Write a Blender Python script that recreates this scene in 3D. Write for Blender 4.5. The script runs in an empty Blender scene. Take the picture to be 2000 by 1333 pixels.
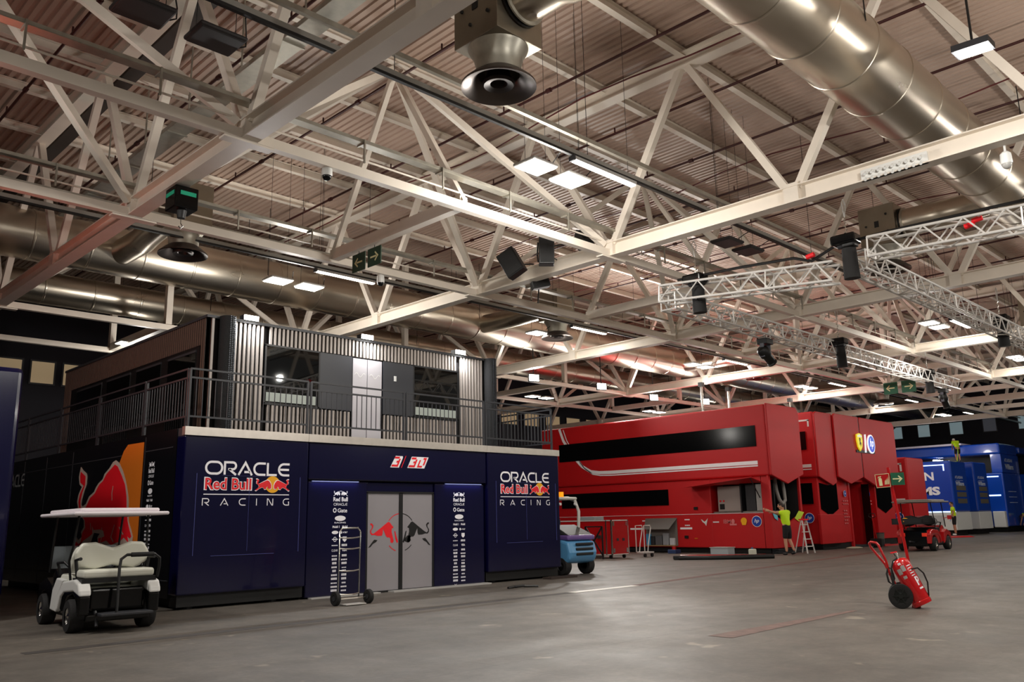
import bpy, math, random
from mathutils import Vector, Matrix
random.seed(7)
PI = math.pi
S = bpy.context.scene
COL = S.collection

# ------------------------------------------------------------------ camera
YAW, PITCH, ROLL, FPX = 0.78636670, 0.20944769, -0.01994713, 1660.51
F = Vector((math.cos(YAW)*math.cos(PITCH), math.sin(YAW)*math.cos(PITCH), math.sin(PITCH)))
R0 = Vector((math.sin(YAW), -math.cos(YAW), 0)); U0 = R0.cross(F)
R = math.cos(ROLL)*R0 + math.sin(ROLL)*U0
U = -math.sin(ROLL)*R0 + math.cos(ROLL)*U0
cd = bpy.data.cameras.new('camera'); cam = bpy.data.objects.new('camera', cd); COL.objects.link(cam)
cam.matrix_world = Matrix(((R.x, U.x, -F.x, 0), (R.y, U.y, -F.y, 0), (R.z, U.z, -F.z, 1.45), (0, 0, 0, 1)))
cd.sensor_width = 36; cd.lens = FPX*36/2000; cd.clip_end = 400; cd.clip_start = .05
S.camera = cam
# ------------------------------------------------------------------ world, exposure
S.view_settings.view_transform = 'Standard'; S.view_settings.look = 'None'
S.view_settings.gamma = 1; S.view_settings.exposure = 0.0; S.view_settings.use_curve_mapping = False
w = bpy.data.worlds.new('world'); S.world = w; w.use_nodes = True
w.node_tree.nodes['Background'].inputs[0].default_value = (1, .93, .86, 1)
w.node_tree.nodes['Background'].inputs[1].default_value = 0.09
S.cycles.use_denoising = True
S.cycles.max_bounces = 6; S.cycles.diffuse_bounces = 4; S.cycles.glossy_bounces = 3
S.cycles.sample_clamp_indirect = 4

def lamp(name, kind, loc, energy, color=(1, .95, .88), size=.7, size_y=None, parent=None, aim=None, spot=None):
    ld = bpy.data.lights.new(name, kind); ld.energy = energy; ld.color = color
    if kind == 'AREA':
        ld.size = size
        if size_y: ld.shape = 'RECTANGLE'; ld.size_y = size_y
    else: ld.shadow_soft_size = size
    if spot: ld.spot_size = spot; ld.spot_blend = .6
    o = bpy.data.objects.new(name, ld); COL.objects.link(o); o.location = loc
    if aim is not None: o.rotation_euler = (Vector(aim)-Vector(loc)).to_track_quat('-Z', 'Y').to_euler()
    if parent: o.parent = parent; o.matrix_parent_inverse = inv(parent)
    return o
# ------------------------------------------------------------------ helpers
def sr(r, g, b):
    f = lambda c: (c/255/12.92) if c/255 <= .04045 else ((c/255+.055)/1.055)**2.4
    return (f(r), f(g), f(b), 1)
MATS = {}
def mat(name, rgb, rough=.5, metal=0, emit=0, var=0, scale=4, bump=0, spec=.5, alpha=1, coat=0, stretch=None, trans=0, rvar=0):
    if name in MATS: return MATS[name]
    m = bpy.data.materials.new(name); m.use_nodes = True; nt = m.node_tree; b = nt.nodes['Principled BSDF']
    c = sr(*rgb)
    b.inputs['Base Color'].default_value = c; b.inputs['Roughness'].default_value = rough
    b.inputs['Metallic'].default_value = metal; b.inputs['Specular IOR Level'].default_value = spec
    b.inputs['Coat Weight'].default_value = coat; b.inputs['Coat Roughness'].default_value = .06
    b.inputs['Alpha'].default_value = alpha; b.inputs['Transmission Weight'].default_value = trans
    if emit:
        b.inputs['Emission Color'].default_value = c; b.inputs['Emission Strength'].default_value = emit
    if var or bump or rvar:
        tc = nt.nodes.new('ShaderNodeTexCoord'); n = nt.nodes.new('ShaderNodeTexNoise')
        n.inputs['Scale'].default_value = scale; n.inputs['Detail'].default_value = 5
        src = tc.outputs['Object']
        if stretch:
            mp = nt.nodes.new('ShaderNodeMapping'); mp.inputs['Scale'].default_value = stretch
            nt.links.new(src, mp.inputs[0]); src = mp.outputs[0]
        nt.links.new(src, n.inputs['Vector'])
        if var:
            r = nt.nodes.new('ShaderNodeValToRGB'); r.color_ramp.elements[0].position = .3; r.color_ramp.elements[1].position = .7
            r.color_ramp.elements[0].color = [x*(1-var) for x in c[:3]]+[1]; r.color_ramp.elements[1].color = [min(1, x*(1+var)) for x in c[:3]]+[1]
            nt.links.new(n.outputs[0], r.inputs[0]); nt.links.new(r.outputs[0], b.inputs['Base Color'])
        if rvar:
            mr = nt.nodes.new('ShaderNodeMapRange'); mr.inputs[3].default_value = max(.02, rough-rvar); mr.inputs[4].default_value = rough+rvar
            nt.links.new(n.outputs[0], mr.inputs[0]); nt.links.new(mr.outputs[0], b.inputs['Roughness'])
        if bump:
            bp = nt.nodes.new('ShaderNodeBump'); bp.inputs['Strength'].default_value = bump; bp.inputs['Distance'].default_value = .02
            nt.links.new(n.outputs[0], bp.inputs['Height']); nt.links.new(bp.outputs[0], b.inputs['Normal'])
    MATS[name] = m
    return m
def inv(p): return p.matrix_basis.inverted()

class MB:
    def __init__(s): s.v = []; s.f = []
    def add(s, vs, fs):
        n = len(s.v); s.v += [tuple(p) for p in vs]; s.f += [tuple(i+n for i in f) for f in fs]; return s
    def box(s, x0, y0, z0, x1, y1, z1):
        if x0 > x1: x0, x1 = x1, x0
        if y0 > y1: y0, y1 = y1, y0
        if z0 > z1: z0, z1 = z1, z0
        return s.add([(x0,y0,z0),(x1,y0,z0),(x1,y1,z0),(x0,y1,z0),(x0,y0,z1),(x1,y0,z1),(x1,y1,z1),(x0,y1,z1)],
                     [(0,3,2,1),(4,5,6,7),(0,1,5,4),(1,2,6,5),(2,3,7,6),(3,0,4,7)])
    def frame(s, p, q, up=(0,0,1)):
        p, q = Vector(p), Vector(q); d = (q-p).normalized(); up = Vector(up)
        if abs(d.dot(up)) > .98: up = Vector((1, 0, 0))
        a = d.cross(up).normalized(); b = a.cross(d).normalized(); return p, q, a, b
    def sect(s, p, q, prof, up=(0,0,1)):            # extrude a 2D profile (list of loops) from p to q
        p, q, a, b = s.frame(p, q, up)
        n = len(prof); vs = [p+a*x+b*y for x, y in prof]+[q+a*x+b*y for x, y in prof]
        fs = [(i, (i+1) % n, n+(i+1) % n, n+i) for i in range(n)]+[tuple(range(n))[::-1], tuple(range(n, 2*n))]
        return s.add(vs, fs)
    def bar(s, p, q, w, h=None, up=(0,0,1)):
        h = h or w; return s.sect(p, q, [(-w/2,-h/2),(w/2,-h/2),(w/2,h/2),(-w/2,h/2)], up)
    def ibeam(s, p, q, w, h, t=.025):
        x = w/2; y = h/2; k = t/2
        return s.sect(p, q, [(-x,-y),(x,-y),(x,-y+t),(k,-y+t),(k,y-t),(x,y-t),(x,y),(-x,y),(-x,y-t),(-k,y-t),(-k,-y+t),(-x,-y+t)])
    def cyl(s, p, q, r0, r1=None, n=16, cap=True):
        r1 = r0 if r1 is None else r1
        p, q, a, b = s.frame(p, q); vs = []
        for c, r in ((p, r0), (q, r1)):
            vs += [c+a*math.cos(2*PI*i/n)*r+b*math.sin(2*PI*i/n)*r for i in range(n)]
        fs = [(i, (i+1) % n, n+(i+1) % n, n+i) for i in range(n)]
        if cap: fs += [tuple(range(n))[::-1], tuple(range(n, 2*n))]
        return s.add(vs, fs)
    def tube(s, pts, r, n=8, closed=False):
        pts = [Vector(p) for p in pts]; m = len(pts); vs = []; a = None
        for i, p in enumerate(pts):
            if closed: d = (pts[(i+1) % m]-pts[i-1]).normalized()
            else: d = (pts[min(i+1, m-1)]-pts[max(i-1, 0)]).normalized()
            if a is None:
                up = Vector((0, 0, 1)) if abs(d.z) < .95 else Vector((1, 0, 0))
                a = d.cross(up).normalized()
            else: a = (a-d*a.dot(d)).normalized()
            b = a.cross(d)
            vs += [p+a*math.cos(2*PI*k/n)*r+b*math.sin(2*PI*k/n)*r for k in range(n)]
        fs = []
        for i in range(m if closed else m-1):
            j = (i+1) % m
            fs += [(i*n+k, i*n+(k+1) % n, j*n+(k+1) % n, j*n+k) for k in range(n)]
        if not closed: fs += [tuple(range(n))[::-1], tuple(range((m-1)*n, m*n))]
        return s.add(vs, fs)
    def lathe(s, o, prof, n=32, ax=(0,0,1)):        # prof [(r, h)] along ax from o
        o = Vector(o); ax = Vector(ax).normalized(); t = Vector((1, 0, 0)) if abs(ax.x) < .9 else Vector((0, 1, 0))
        a = ax.cross(t).normalized(); b = ax.cross(a); vs = []
        for r, h in prof: vs += [o+ax*h+a*math.cos(2*PI*i/n)*r+b*math.sin(2*PI*i/n)*r for i in range(n)]
        fs = []
        for j in range(len(prof)-1): fs += [(j*n+i, j*n+(i+1) % n, (j+1)*n+(i+1) % n, (j+1)*n+i) for i in range(n)]
        return s.add(vs, fs)
    def prism(s, poly, o, u, v, d):                  # 2D polygon in plane (o,u,v), thickness vector d
        o, u, v, d = Vector(o), Vector(u), Vector(v), Vector(d); n = len(poly)
        vs = [o+u*x+v*y for x, y in poly]; vs += [p+d for p in vs]
        return s.add(vs, [tuple(range(n)), tuple(range(n, 2*n))[::-1]]+[(i, n+i, n+(i+1) % n, (i+1) % n) for i in range(n)])
    def ell(s, c, rx, ry, rz, n=16, m=10):
        vs = [(c[0]+rx*math.sin(PI*j/m)*math.cos(2*PI*i/n), c[1]+ry*math.sin(PI*j/m)*math.sin(2*PI*i/n), c[2]+rz*math.cos(PI*j/m)) for j in range(m+1) for i in range(n)]
        return s.add(vs, [(j*n+i, (j+1)*n+i, (j+1)*n+(i+1) % n, j*n+(i+1) % n) for j in range(m) for i in range(n)])
    def build(s, name, m, parent=None, smooth=False, bevel=0, solid=0, angle=None):
        me = bpy.data.meshes.new(name); me.from_pydata(s.v, [], s.f); me.update()
        bm_fix(me)
        me.materials.append(m); o = bpy.data.objects.new(name, me); COL.objects.link(o)
        if smooth:
            me.polygons.foreach_set('use_smooth', [True]*len(me.polygons))
            if angle is not False: me.set_sharp_from_angle(angle=math.radians(angle or 40))
        if bevel:
            b = o.modifiers.new('b', 'BEVEL'); b.width = bevel; b.segments = 3; b.limit_method = 'ANGLE'
        if parent: o.parent = parent; o.matrix_parent_inverse = inv(parent)
        return o
import bmesh
def bm_fix(me):
    bm = bmesh.new(); bm.from_mesh(me); bmesh.ops.recalc_face_normals(bm, faces=bm.faces); bm.to_mesh(me); bm.free()

def tag(o, label, cat, group=None, kind=None):
    o['label'] = label; o['category'] = cat
    if group: o['group'] = group
    if kind: o['kind'] = kind
    return o
def thing(name, label, cat, loc=(0,0,0), group=None):
    o = bpy.data.objects.new(name, None); COL.objects.link(o); o.location = loc; o.empty_display_size = .2
    return tag(o, label, cat, group)
def struct(o): o['kind'] = 'structure'; return o
def kids(o): return [c for c in bpy.data.objects if c.parent == o]
def dup(root, loc=None, rotz=None, label=None, group=None):
    ks = [(k, kids(k)) for k in kids(root)]
    r = root.copy(); COL.objects.link(r)
    if loc is not None: r.location = loc
    if rotz is not None: r.rotation_euler.z = rotz
    if label: r['label'] = label
    if group: r['group'] = group
    for k, gs in ks:
        c = k.copy(); COL.objects.link(c); c.parent = r
        for g in gs:
            d = g.copy(); COL.objects.link(d); d.parent = c
    return r
_tc = {}
def glyphs(t, bold=0, shear=0):
    key = (t, bold, shear)
    if key in _tc: return _tc[key]
    cu = bpy.data.curves.new('t', 'FONT'); cu.body = t; cu.size = 1; cu.offset = bold; cu.shear = shear; cu.resolution_u = 3
    o = bpy.data.objects.new('t', cu); COL.objects.link(o)
    bpy.context.view_layer.update()
    dg = bpy.context.evaluated_depsgraph_get(); me = o.evaluated_get(dg).to_mesh()
    v = [(p.co.x, p.co.y) for p in me.vertices]; f = [tuple(p.vertices) for p in me.polygons]
    bpy.data.objects.remove(o); bpy.data.curves.remove(cu)
    xs = [p[0] for p in v]; ys = [p[1] for p in v]
    _tc[key] = (v, f, min(xs), max(xs), min(ys), max(ys)); return _tc[key]
def text(mb, t, o, u, v, width, height, bold=0, shear=0, off=(0,0,0)):
    """fit text t into width x height box with its lower left at o"""
    vs, fs, x0, x1, y0, y1 = glyphs(t, bold, shear); o, u, v, off = Vector(o), Vector(u), Vector(v), Vector(off)
    mb.add([o+off+u*((x-x0)/(x1-x0)*width)+v*((y-y0)/(y1-y0)*height) for x, y in vs], fs)
def stroke(mb, pts, wdt, o, u, v, closed=False):
    """flat stroked polyline in plane"""
    o, u, v = Vector(o), Vector(u), Vector(v); P = [Vector((p[0], p[1])) for p in pts]; n = len(P); L = []; Rr = []
    for i in range(n):
        if closed: a, b = P[i-1], P[(i+1) % n]
        else: a, b = P[max(i-1, 0)], P[min(i+1, n-1)]
        p = P[i]; d1 = (p-a) if (closed or i > 0) else (b-p); d2 = (b-p) if (closed or i < n-1) else (p-a)
        d1.normalize(); d2.normalize(); t = (d1+d2)
        t = t.normalized() if t.length > 1e-6 else d1
        nn = Vector((-t.y, t.x)); k = max(.5, nn.dot(Vector((-d1.y, d1.x)))); h = wdt/2/k
        L.append(p+nn*h); Rr.append(p-nn*h)
    vs = [o+u*p.x+v*p.y for p in L]+[o+u*p.x+v*p.y for p in Rr]
    fs = [(i, (i+1) % n, n+(i+1) % n, n+i) for i in range(n if closed else n-1)]
    mb.add(vs, fs)
def arc(cx, cy, rx, ry, a0, a1, n=10):
    return [(cx+rx*math.cos(math.radians(a0+(a1-a0)*i/n)), cy+ry*math.sin(math.radians(a0+(a1-a0)*i/n))) for i in range(n+1)]
def circ(cx, cy, rx, ry=None, n=28): return arc(cx, cy, rx, ry or rx, 0, 360-360/n, n-1)
# wide rounded stroke letters, height 1
GL = {
 'O': (1.42, [(arc(.5,.5,.44,.44,90,270)+arc(.92,.5,.44,.44,-90,90), True)]),
 'R': (1.08, [([(.06,0),(.06,.94),(.7,.94)]+arc(.72,.68,.26,.26,90,-90)+[(.34,.42)], False), ([(.42,.42),(1.0,.0)], False)]),
 'A': (1.2, [([(.03,0),(.6,.95),(1.17,0)], False), ([(.52,.24),(1.0,.24)], False)]),
 'C': (1.08, [([(1.05,.94)]+arc(.5,.5,.44,.44,90,270)+[(1.05,.06)], False)]),
 'L': (.9, [([(.06,1),(.06,.06),(.88,.06)], False)]),
 'E': (1.05, [([(1.02,.94)]+arc(.5,.5,.44,.44,90,270)+[(1.02,.06)], False), ([(.12,.5),(.98,.5)], False)]),
 'I': (.14, [([(.07,0),(.07,1)], False)]),
 'N': (1.0, [([(.06,0),(.06,.94),(.2,.94),(.8,.06),(.94,.06),(.94,1)], False)]),
 'G': (1.05, [([(1.0,.94)]+arc(.5,.5,.44,.44,90,270)+[(.96,.06),(.96,.5),(.86,.5)], False)]),
}
def wide(mb, t, o, u, v, width, height, wt=.13, gap=.12, even=False):
    ws = [GL[c][0] for c in t]
    k = (width/height); tot = sum(ws)
    if even: gap = (k-tot)/(len(t)-1); sx = 1
    else: sx = k/(tot+gap*(len(t)-1))
    x = 0
    for c, wd in zip(t, ws):
        for pts, cl in GL[c][1]: stroke(mb, [((x+px)*sx*height, py*height) for px, py in pts], wt*height, o, u, v, cl)
        x += wd+gap
BULL = [(1165,720),(1215,690),(1240,660),(1225,630),(1190,612),(1188,580),(1200,565),(1180,535),(1205,528),(1238,548),(1222,578),(1212,600),(1240,612),(1300,585),(1350,562),(1400,545),(1432,552),(1465,590),(1485,640),(1480,690),(1450,702),(1425,692),(1410,655),(1388,672),(1378,705),(1345,708),(1330,684),(1300,672),(1250,692),(1190,732)]
def bulls(o, u, v, width, parent, red, sun, outline=None, d=.004, n=(0,-1,0), kids_=True):
    """two facing bulls in front of a disc; o = lower left, width of whole"""
    k = width/700; P = lambda x, y: ((x-1163)*k, (772-y)*k); o = Vector(o); n = Vector(n); out = []
    mbs = MB(); mbs.prism([P(1515+math.cos(a*PI/14)*152, 620+math.sin(a*PI/14)*152) for a in range(28)], o, u, v, n*d)
    mbs.build('sun_disc', sun, parent)
    for s_ in (0, 1):
        f = (lambda x: x) if not s_ else (lambda x: 3026-x)
        pl = [P(f(x), y) for x, y in BULL]
        if outline:
            cx = sum(p[0] for p in pl)/len(pl); cy = sum(p[1] for p in pl)/len(pl)
            m2 = MB(); m2.prism([(cx+(x-cx)*1.07, cy+(y-cy)*1.16) for x, y in pl], o+n*d, u, v, n*d); m2.build('bull_outline', outline, parent)
        m1 = MB(); m1.prism(pl, o+n*d*2, u, v, n*d); m1.build('bull_emblem', red, parent)
# ------------------------------------------------------------------ materials
WHITE = mat('truss_white_paint', (236,226,212), .45, var=.04, scale=2)
DECKM = mat('roof_deck', (188,164,148), .5, metal=.0, var=.05, scale=.8)
GALV = mat('galvanised_steel', (172,168,156), .42, metal=.7, var=.12, scale=6, rvar=.1, bump=.04)
DUCTM = mat('duct_sheet', (200,190,174), .3, metal=1, var=.08, scale=1.2, rvar=.07, bump=.08, stretch=(.5,1.5,1.5))
DARKBOX = mat('dark_duct_face', (96,84,72), .45, metal=.7)
REDPIPE = mat('red_pipe', (96,26,24), .5); DKRED = mat('dark_red_pipe', (66,26,24), .5)
BLACK = mat('black_plastic', (16,16,17), .45); BLACKG = mat('black_gloss', (9,9,10), .12, spec=.4)
RUBBER = mat('rubber', (26,25,25), .8, bump=.2, scale=60)
CABLE = mat('cable_bundle', (40,34,32), .7)
GLOW = mat('led_diffuser', (255,252,240), .5, emit=9)
GLOWBIG = mat('floodlight_glass', (255,250,235), .5, emit=40)
OFFPANEL = mat('unlit_panel', (52,48,48), .5)
LIGHTGREY = mat('light_grey', (176,174,170), .4)
CHROME = mat('chrome', (220,218,212), .18, metal=1)
ALU = mat('truss_aluminium', (228,225,220), .36, metal=.25)
NAVY = mat('navy_gloss_panel', (10,9,46), .16, coat=.3, spec=.4)
NAVYD = mat('navy_dark', (12,12,24), .35)
SKIRT = mat('black_skirt', (10,10,10), .5)
STRIPM = mat('brushed_strip', (214,206,196), .33, metal=.85, var=.05, scale=8)
DKGREY = mat('anthracite_panel', (50,51,55), .5); RAILM = mat('rail_paint', (46,47,51), .45)
SLATL = mat('slat_face', (176,166,158), .5); SLATD = mat('slat_groove', (18,14,13), .8)
GLASSD = mat('dark_glass', (8,9,9), .02, spec=.8)
FROST = mat('frosted_glass', (150,146,150), .45)
DECALW = mat('decal_white', (250,248,252), .5); DECALR = mat('decal_red', (238,20,34), .5)
DECALY = mat('decal_yellow', (246,176,10), .5); DECALK = mat('decal_black', (14,14,14), .5)
REDT = mat('truck_red', (190,7,15), .52, coat=0, var=.015, scale=.5)
REDD = mat('equipment_red', (186,14,18), .3, coat=.4)
BLUET = mat('truck_blue', (16,70,178), .25, coat=.6)
WHT = mat('white_paint', (226,226,222), .35); CREAM_ = mat('cream_decal', (196,172,158), .5)
ORNG = mat('orange_panel', (214,112,28), .45); SIDEBLK = mat('black_side_panel', (15,15,17), .28, coat=.3)
WALLN = mat('hall_wall_navy', (24,23,34), .75); WIN = mat('office_window_glass', (112,128,132), .15, coat=.5, emit=.7)
LIME = mat('lime_shirt', (206,246,20), .7); SKIN = mat('skin', (196,140,112), .55); SHORTS = mat('black_cloth', (18,18,20), .85)
HAIR = mat('dark_hair', (44,32,26), .7); GREEN = mat('sign_green', (16,92,62), .5); SIGNY = mat('sign_arrow', (226,222,170), .6)
WARMWIN = mat('lit_office_window', (205,180,140), .5, emit=.25)
# ------------------------------------------------------------------ hall shell
def floor_mat():
    m = bpy.data.materials.new('concrete_floor'); m.use_nodes = True; nt = m.node_tree; b = nt.nodes['Principled BSDF']; L = nt.links
    tc = nt.nodes.new('ShaderNodeTexCoord')
    def noise(sc, st, det=6):
        mp = nt.nodes.new('ShaderNodeMapping'); mp.inputs['Scale'].default_value = st
        n = nt.nodes.new('ShaderNodeTexNoise'); n.inputs['Scale'].default_value = sc; n.inputs['Detail'].default_value = det; n.inputs['Roughness'].default_value = .65
        L.new(tc.outputs['Object'], mp.inputs[0]); L.new(mp.outputs[0], n.inputs['Vector']); return n
    def ramp(src, a, b_, ca, cb):
        r = nt.nodes.new('ShaderNodeValToRGB'); r.color_ramp.elements[0].position = a; r.color_ramp.elements[1].position = b_
        r.color_ramp.elements[0].color = ca; r.color_ramp.elements[1].color = cb; L.new(src.outputs[0], r.inputs[0]); return r
    def mixc(f, a, b_, mode='MULTIPLY', fac=1):
        x = nt.nodes.new('ShaderNodeMix'); x.data_type = 'RGBA'; x.blend_type = mode
        if f is None: x.inputs[0].default_value = fac
        else: L.new(f, x.inputs[0])
        for s_, i in ((a, 6), (b_, 7)):
            if isinstance(s_, tuple): x.inputs[i].default_value = s_
            else: L.new(s_, x.inputs[i])
        return x.outputs[2]
    base = ramp(noise(.35, (1, 1, 1)), .3, .72, sr(90,85,78), sr(116,109,100))
    mid = ramp(noise(2.2, (1, .8, 1)), .32, .7, (.72,.72,.72,1), (1.1,1.09,1.08,1))
    fine = ramp(noise(14, (1, 1, 1), 8), .3, .75, (.8,.8,.8,1), (1.1,1.1,1.1,1))
    stl = ramp(noise(1.4, (.25, 3.2, 1)), .60, .74, (1,1,1,1), (.76,.74,.73,1))
    spot = ramp(noise(1.1, (1.2, 1, 1), 3), .66, .72, (0,0,0,1), (.6,.6,.6,1))
    c = mixc(None, base.outputs[0], mid.outputs[0]); c = mixc(None, c, fine.outputs[0]); c = mixc(None, c, stl.outputs[0])
    c = mixc(spot.outputs[0], c, sr(160,150,132), 'MIX')
    # swirling tyre marks
    wv = nt.nodes.new('ShaderNodeTexWave'); wv.wave_type = 'RINGS'; wv.inputs['Scale'].default_value = .11; wv.inputs['Distortion'].default_value = 5; wv.inputs['Detail'].default_value = 3; wv.inputs['Detail Scale'].default_value = .7
    L.new(tc.outputs['Object'], wv.inputs['Vector'])
    tw = ramp(wv, .0, .07, (.83,.81,.80,1), (1,1,1,1)); c = mixc(None, c, tw.outputs[0])
    # slab joints
    for ax, per, off in (('Y', 4.88, 1.85), ('X', 4.88, 1.5)):
        sx = nt.nodes.new('ShaderNodeSeparateXYZ'); L.new(tc.outputs['Object'], sx.inputs[0])
        a = nt.nodes.new('ShaderNodeMath'); a.operation = 'ADD'; a.inputs[1].default_value = 100*per-off; L.new(sx.outputs[ax], a.inputs[0])
        mo = nt.nodes.new('ShaderNodeMath'); mo.operation = 'MODULO'; mo.inputs[1].default_value = per; L.new(a.outputs[0], mo.inputs[0])
        lt = nt.nodes.new('ShaderNodeMath'); lt.operation = 'LESS_THAN'; lt.inputs[1].default_value = .018; L.new(mo.outputs[0], lt.inputs[0])
        hf = nt.nodes.new('ShaderNodeMath'); hf.operation = 'MULTIPLY'; hf.inputs[1].default_value = .55 if ax == 'Y' else .3; L.new(lt.outputs[0], hf.inputs[0])
        c = mixc(hf.outputs[0], c, sr(58,52,47), 'MIX')
    L.new(c, b.inputs['Base Color'])
    rr = nt.nodes.new('ShaderNodeMapRange'); rr.inputs[3].default_value = .42; rr.inputs[4].default_value = .72
    n2 = noise(1.1, (1, 1, 1)); L.new(n2.outputs[0], rr.inputs[0]); L.new(rr.outputs[0], b.inputs['Roughness'])
    bp = nt.nodes.new('ShaderNodeBump'); bp.inputs['Strength'].default_value = .25; bp.inputs['Distance'].default_value = .01
    n3 = noise(9, (1, 1, 1), 8); L.new(n3.outputs[0], bp.inputs['Height']); L.new(bp.outputs[0], b.inputs['Normal'])
    return m
XE, YE, XW, YN = 80, 42, -7, -16
struct(MB().box(XW-3, YN-3, -.3, XE+3, YE+3, 0).build('floor', floor_mat()))
# corrugated deck: trapezoid flutes running along Y
m = MB(); zc = 12.46; x = XW; pr_ = []
while x < XE:
    pr_ += [(x, 0), (x+.095, 0), (x+.115, .045), (x+.18, .045)]; x += .2
pr_.append((x, 0)); n = len(pr_)
m.add([(a, YN, zc+b) for a, b in pr_]+[(a, YE, zc+b) for a, b in pr_]+[(pr_[0][0], YN, zc+.3), (pr_[-1][0], YN, zc+.3), (pr_[0][0], YE, zc+.3), (pr_[-1][0], YE, zc+.3)],
      [(i, i+1, n+i+1, n+i) for i in range(n-1)]+[(2*n, 2*n+2, 2*n+3, 2*n+1)])
struct(m.build('ceiling', DECKM))
struct(MB().box(XW, YE, 0, XE+.4, YE+.4, zc+.3).build('wall_far', WALLN))
struct(MB().box(XE, YN, 0, XE+.4, YE, zc+.3).build('wall_right', WALLN))
struct(MB().box(XW-.4, YN, 0, XW, YE+.4, zc+.3).build('wall_left', WALLN))
wi = 0
def window(x0, y0, z0, x1, y1, z1, m, axis):
    global wi
    wi += 1
    r = bpy.data.objects.new('window_%d' % wi, None); COL.objects.link(r); r.location = (x0, y0, z0); struct(r)
    a = MB(); t = .07
    if axis == 'Y':
        MB().box(x0, y0-.02, z0, x1, y0, z1).build('window_pane', m, r)
        for b in ((x0-t, z0-t, x1+t, z0), (x0-t, z1, x1+t, z1+t), (x0-t, z0, x0, z1), (x1, z0, x1+t, z1)): a.box(b[0], y0-.06, b[1], b[2], y0, b[3])
    else:
        MB().box(x0-.02, y0, z0, x0, y1, z1).build('window_pane', m, r)
        for b in ((y0-t, z0-t, y1+t, z0), (y0-t, z1, y1+t, z1+t), (y0-t, z0, y0, z1), (y1, z0, y1+t, z1)): a.box(x0-.06, b[0], b[1], x0, b[2], b[3])
    a.build('window_frame', DKGREY, r)
for x0, x1 in ((9.3,10.85), (11.25,12.2), (12.6,13.8)): window(x0, YE, 8.0, x1, YE, 8.98, WARMWIN, 'Y')
for i in range(9): window(36.2+i*2.25, YE, 8.1, 37.7+i*2.25, YE, 8.95, WARMWIN, 'Y')
for i, (a, b, h) in enumerate(((17.2,18.3,9.22),(19.2,20.5,9.25),(22.2,23.2,9.25),(24.85,25.9,9.2),(27.6,28.6,9.2),(30.0,31.0,9.2))):
    window(XE, a, h-1.05, XE, b, h, WIN if i not in (2,) else mat('office_glass_dark', (58,60,66), .3, emit=.5), 'X')
# ------------------------------------------------------------------ roof steel
DX, DY = 9.76, 4.88
XI = [6.3+DX*k for k in range(-1, 7)]; YB = [12.55+DY*k for k in range(-5, 7)]; ZB, ZT = 8.0, 12.12
ORD = ['first','second','third','fourth','fifth','sixth','seventh','eighth','ninth','tenth','eleventh','twelfth','thirteenth','fourteenth','fifteenth','sixteenth','seventeenth','eighteenth','nineteenth','twentieth','twenty-first','twenty-second','twenty-third','twenty-fourth']
for i, X in enumerate(XI):
    y0, y1 = YB[0], 41.8
    t = thing('roof_truss', 'white steel cross truss spanning the hall, %s counted from the left' % ORD[i], 'truss', (X, y0, ZB), 'white cross trusses under the roof')
    MB().ibeam((X, y0, ZB), (X, y1, ZB), .30, .36).build('bottom_chord', WHITE, t)
    MB().ibeam((X, y0, ZT), (X, y1, ZT), .34, .36).build('top_chord', WHITE, t)
    for j, Y in enumerate(YB):
        for s_ in (-1, 1):
            yt = Y+s_*DY/2
            if y0 < yt < y1: MB().bar((X, Y+s_*.12, ZB+.15), (X, yt-s_*.1, ZT-.15), .16, .16, (1,0,0)).build('diagonal', WHITE, t)
        if min(abs(Y-q) for q in (12.55,17.43,27.19,32.07)) < .2: MB().box(X-.45, Y-.1, ZB-.24, X+.45, Y+.1, ZB-.205).build('seat_plate', WHITE, t)
        MB().box(X-.13, Y-.16, ZB-.16, X+.13, Y+.16, ZB+.24).build('node_plate', WHITE, t)
strips = [(12.55, 17.43, 'passing over the navy pavilion front'), (27.19, 32.07, 'beyond the big round ducts at the back')]
for si, (ya, yb, where) in enumerate(strips):
    t = thing('lattice_girder', 'long white lattice girder %s' % where, 'girder', (XW, ya, ZB), 'long lattice girders under the roof')
    for Y in (ya, yb): MB().bar((XW, Y, ZB-.1), (65, Y, ZB-.1), .16, .18).build('rail', WHITE, t)
    for X in XI:
        xm = X+DX/2
        if xm > 65: continue
        ap = (xm, (ya+yb)/2, ZT)
        for (bx, by) in ((X, ya), (X, yb), (X+DX, ya), (X+DX, yb)):
            if bx > 65: continue
            d = Vector(ap)-Vector((bx, by, ZB)); MB().bar(Vector((bx, by, ZB))+d*.03, Vector(ap)-d*.03, .15).build('strut', WHITE, t)
        for by in (ya, yb):
            if si == 0: MB().bar((xm, by, ZB), (xm, (ya+yb)/2, ZT-.1), .13, .13, (1,0,0)).build('strut', WHITE, t)
            else: MB().bar((xm, by, ZB), (xm, by, ZT), .2).build('post', WHITE, t)
        MB().bar((xm, ya, ZB), (xm, yb, ZB), .2, .26).build('tie_beam', WHITE, t)
        if X > 34 and si == 0: MB().bar((X, yb, ZB+.1), (X, yb, ZT), .22).build('post', WHITE, t)
for i in range(23):
    Y = 14.99-2.44*12+2.44*i
    if not YN < Y < YE: continue
    o = MB().ibeam((XW, Y, 12.34), (XE, Y, 12.34), .16, .22, .02).build('purlin', WHITE)
    tag(o, 'pale steel purlin under the ribbed roof deck, %s row from the near side' % ORD[i], 'purlin', 'roof purlins')
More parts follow.
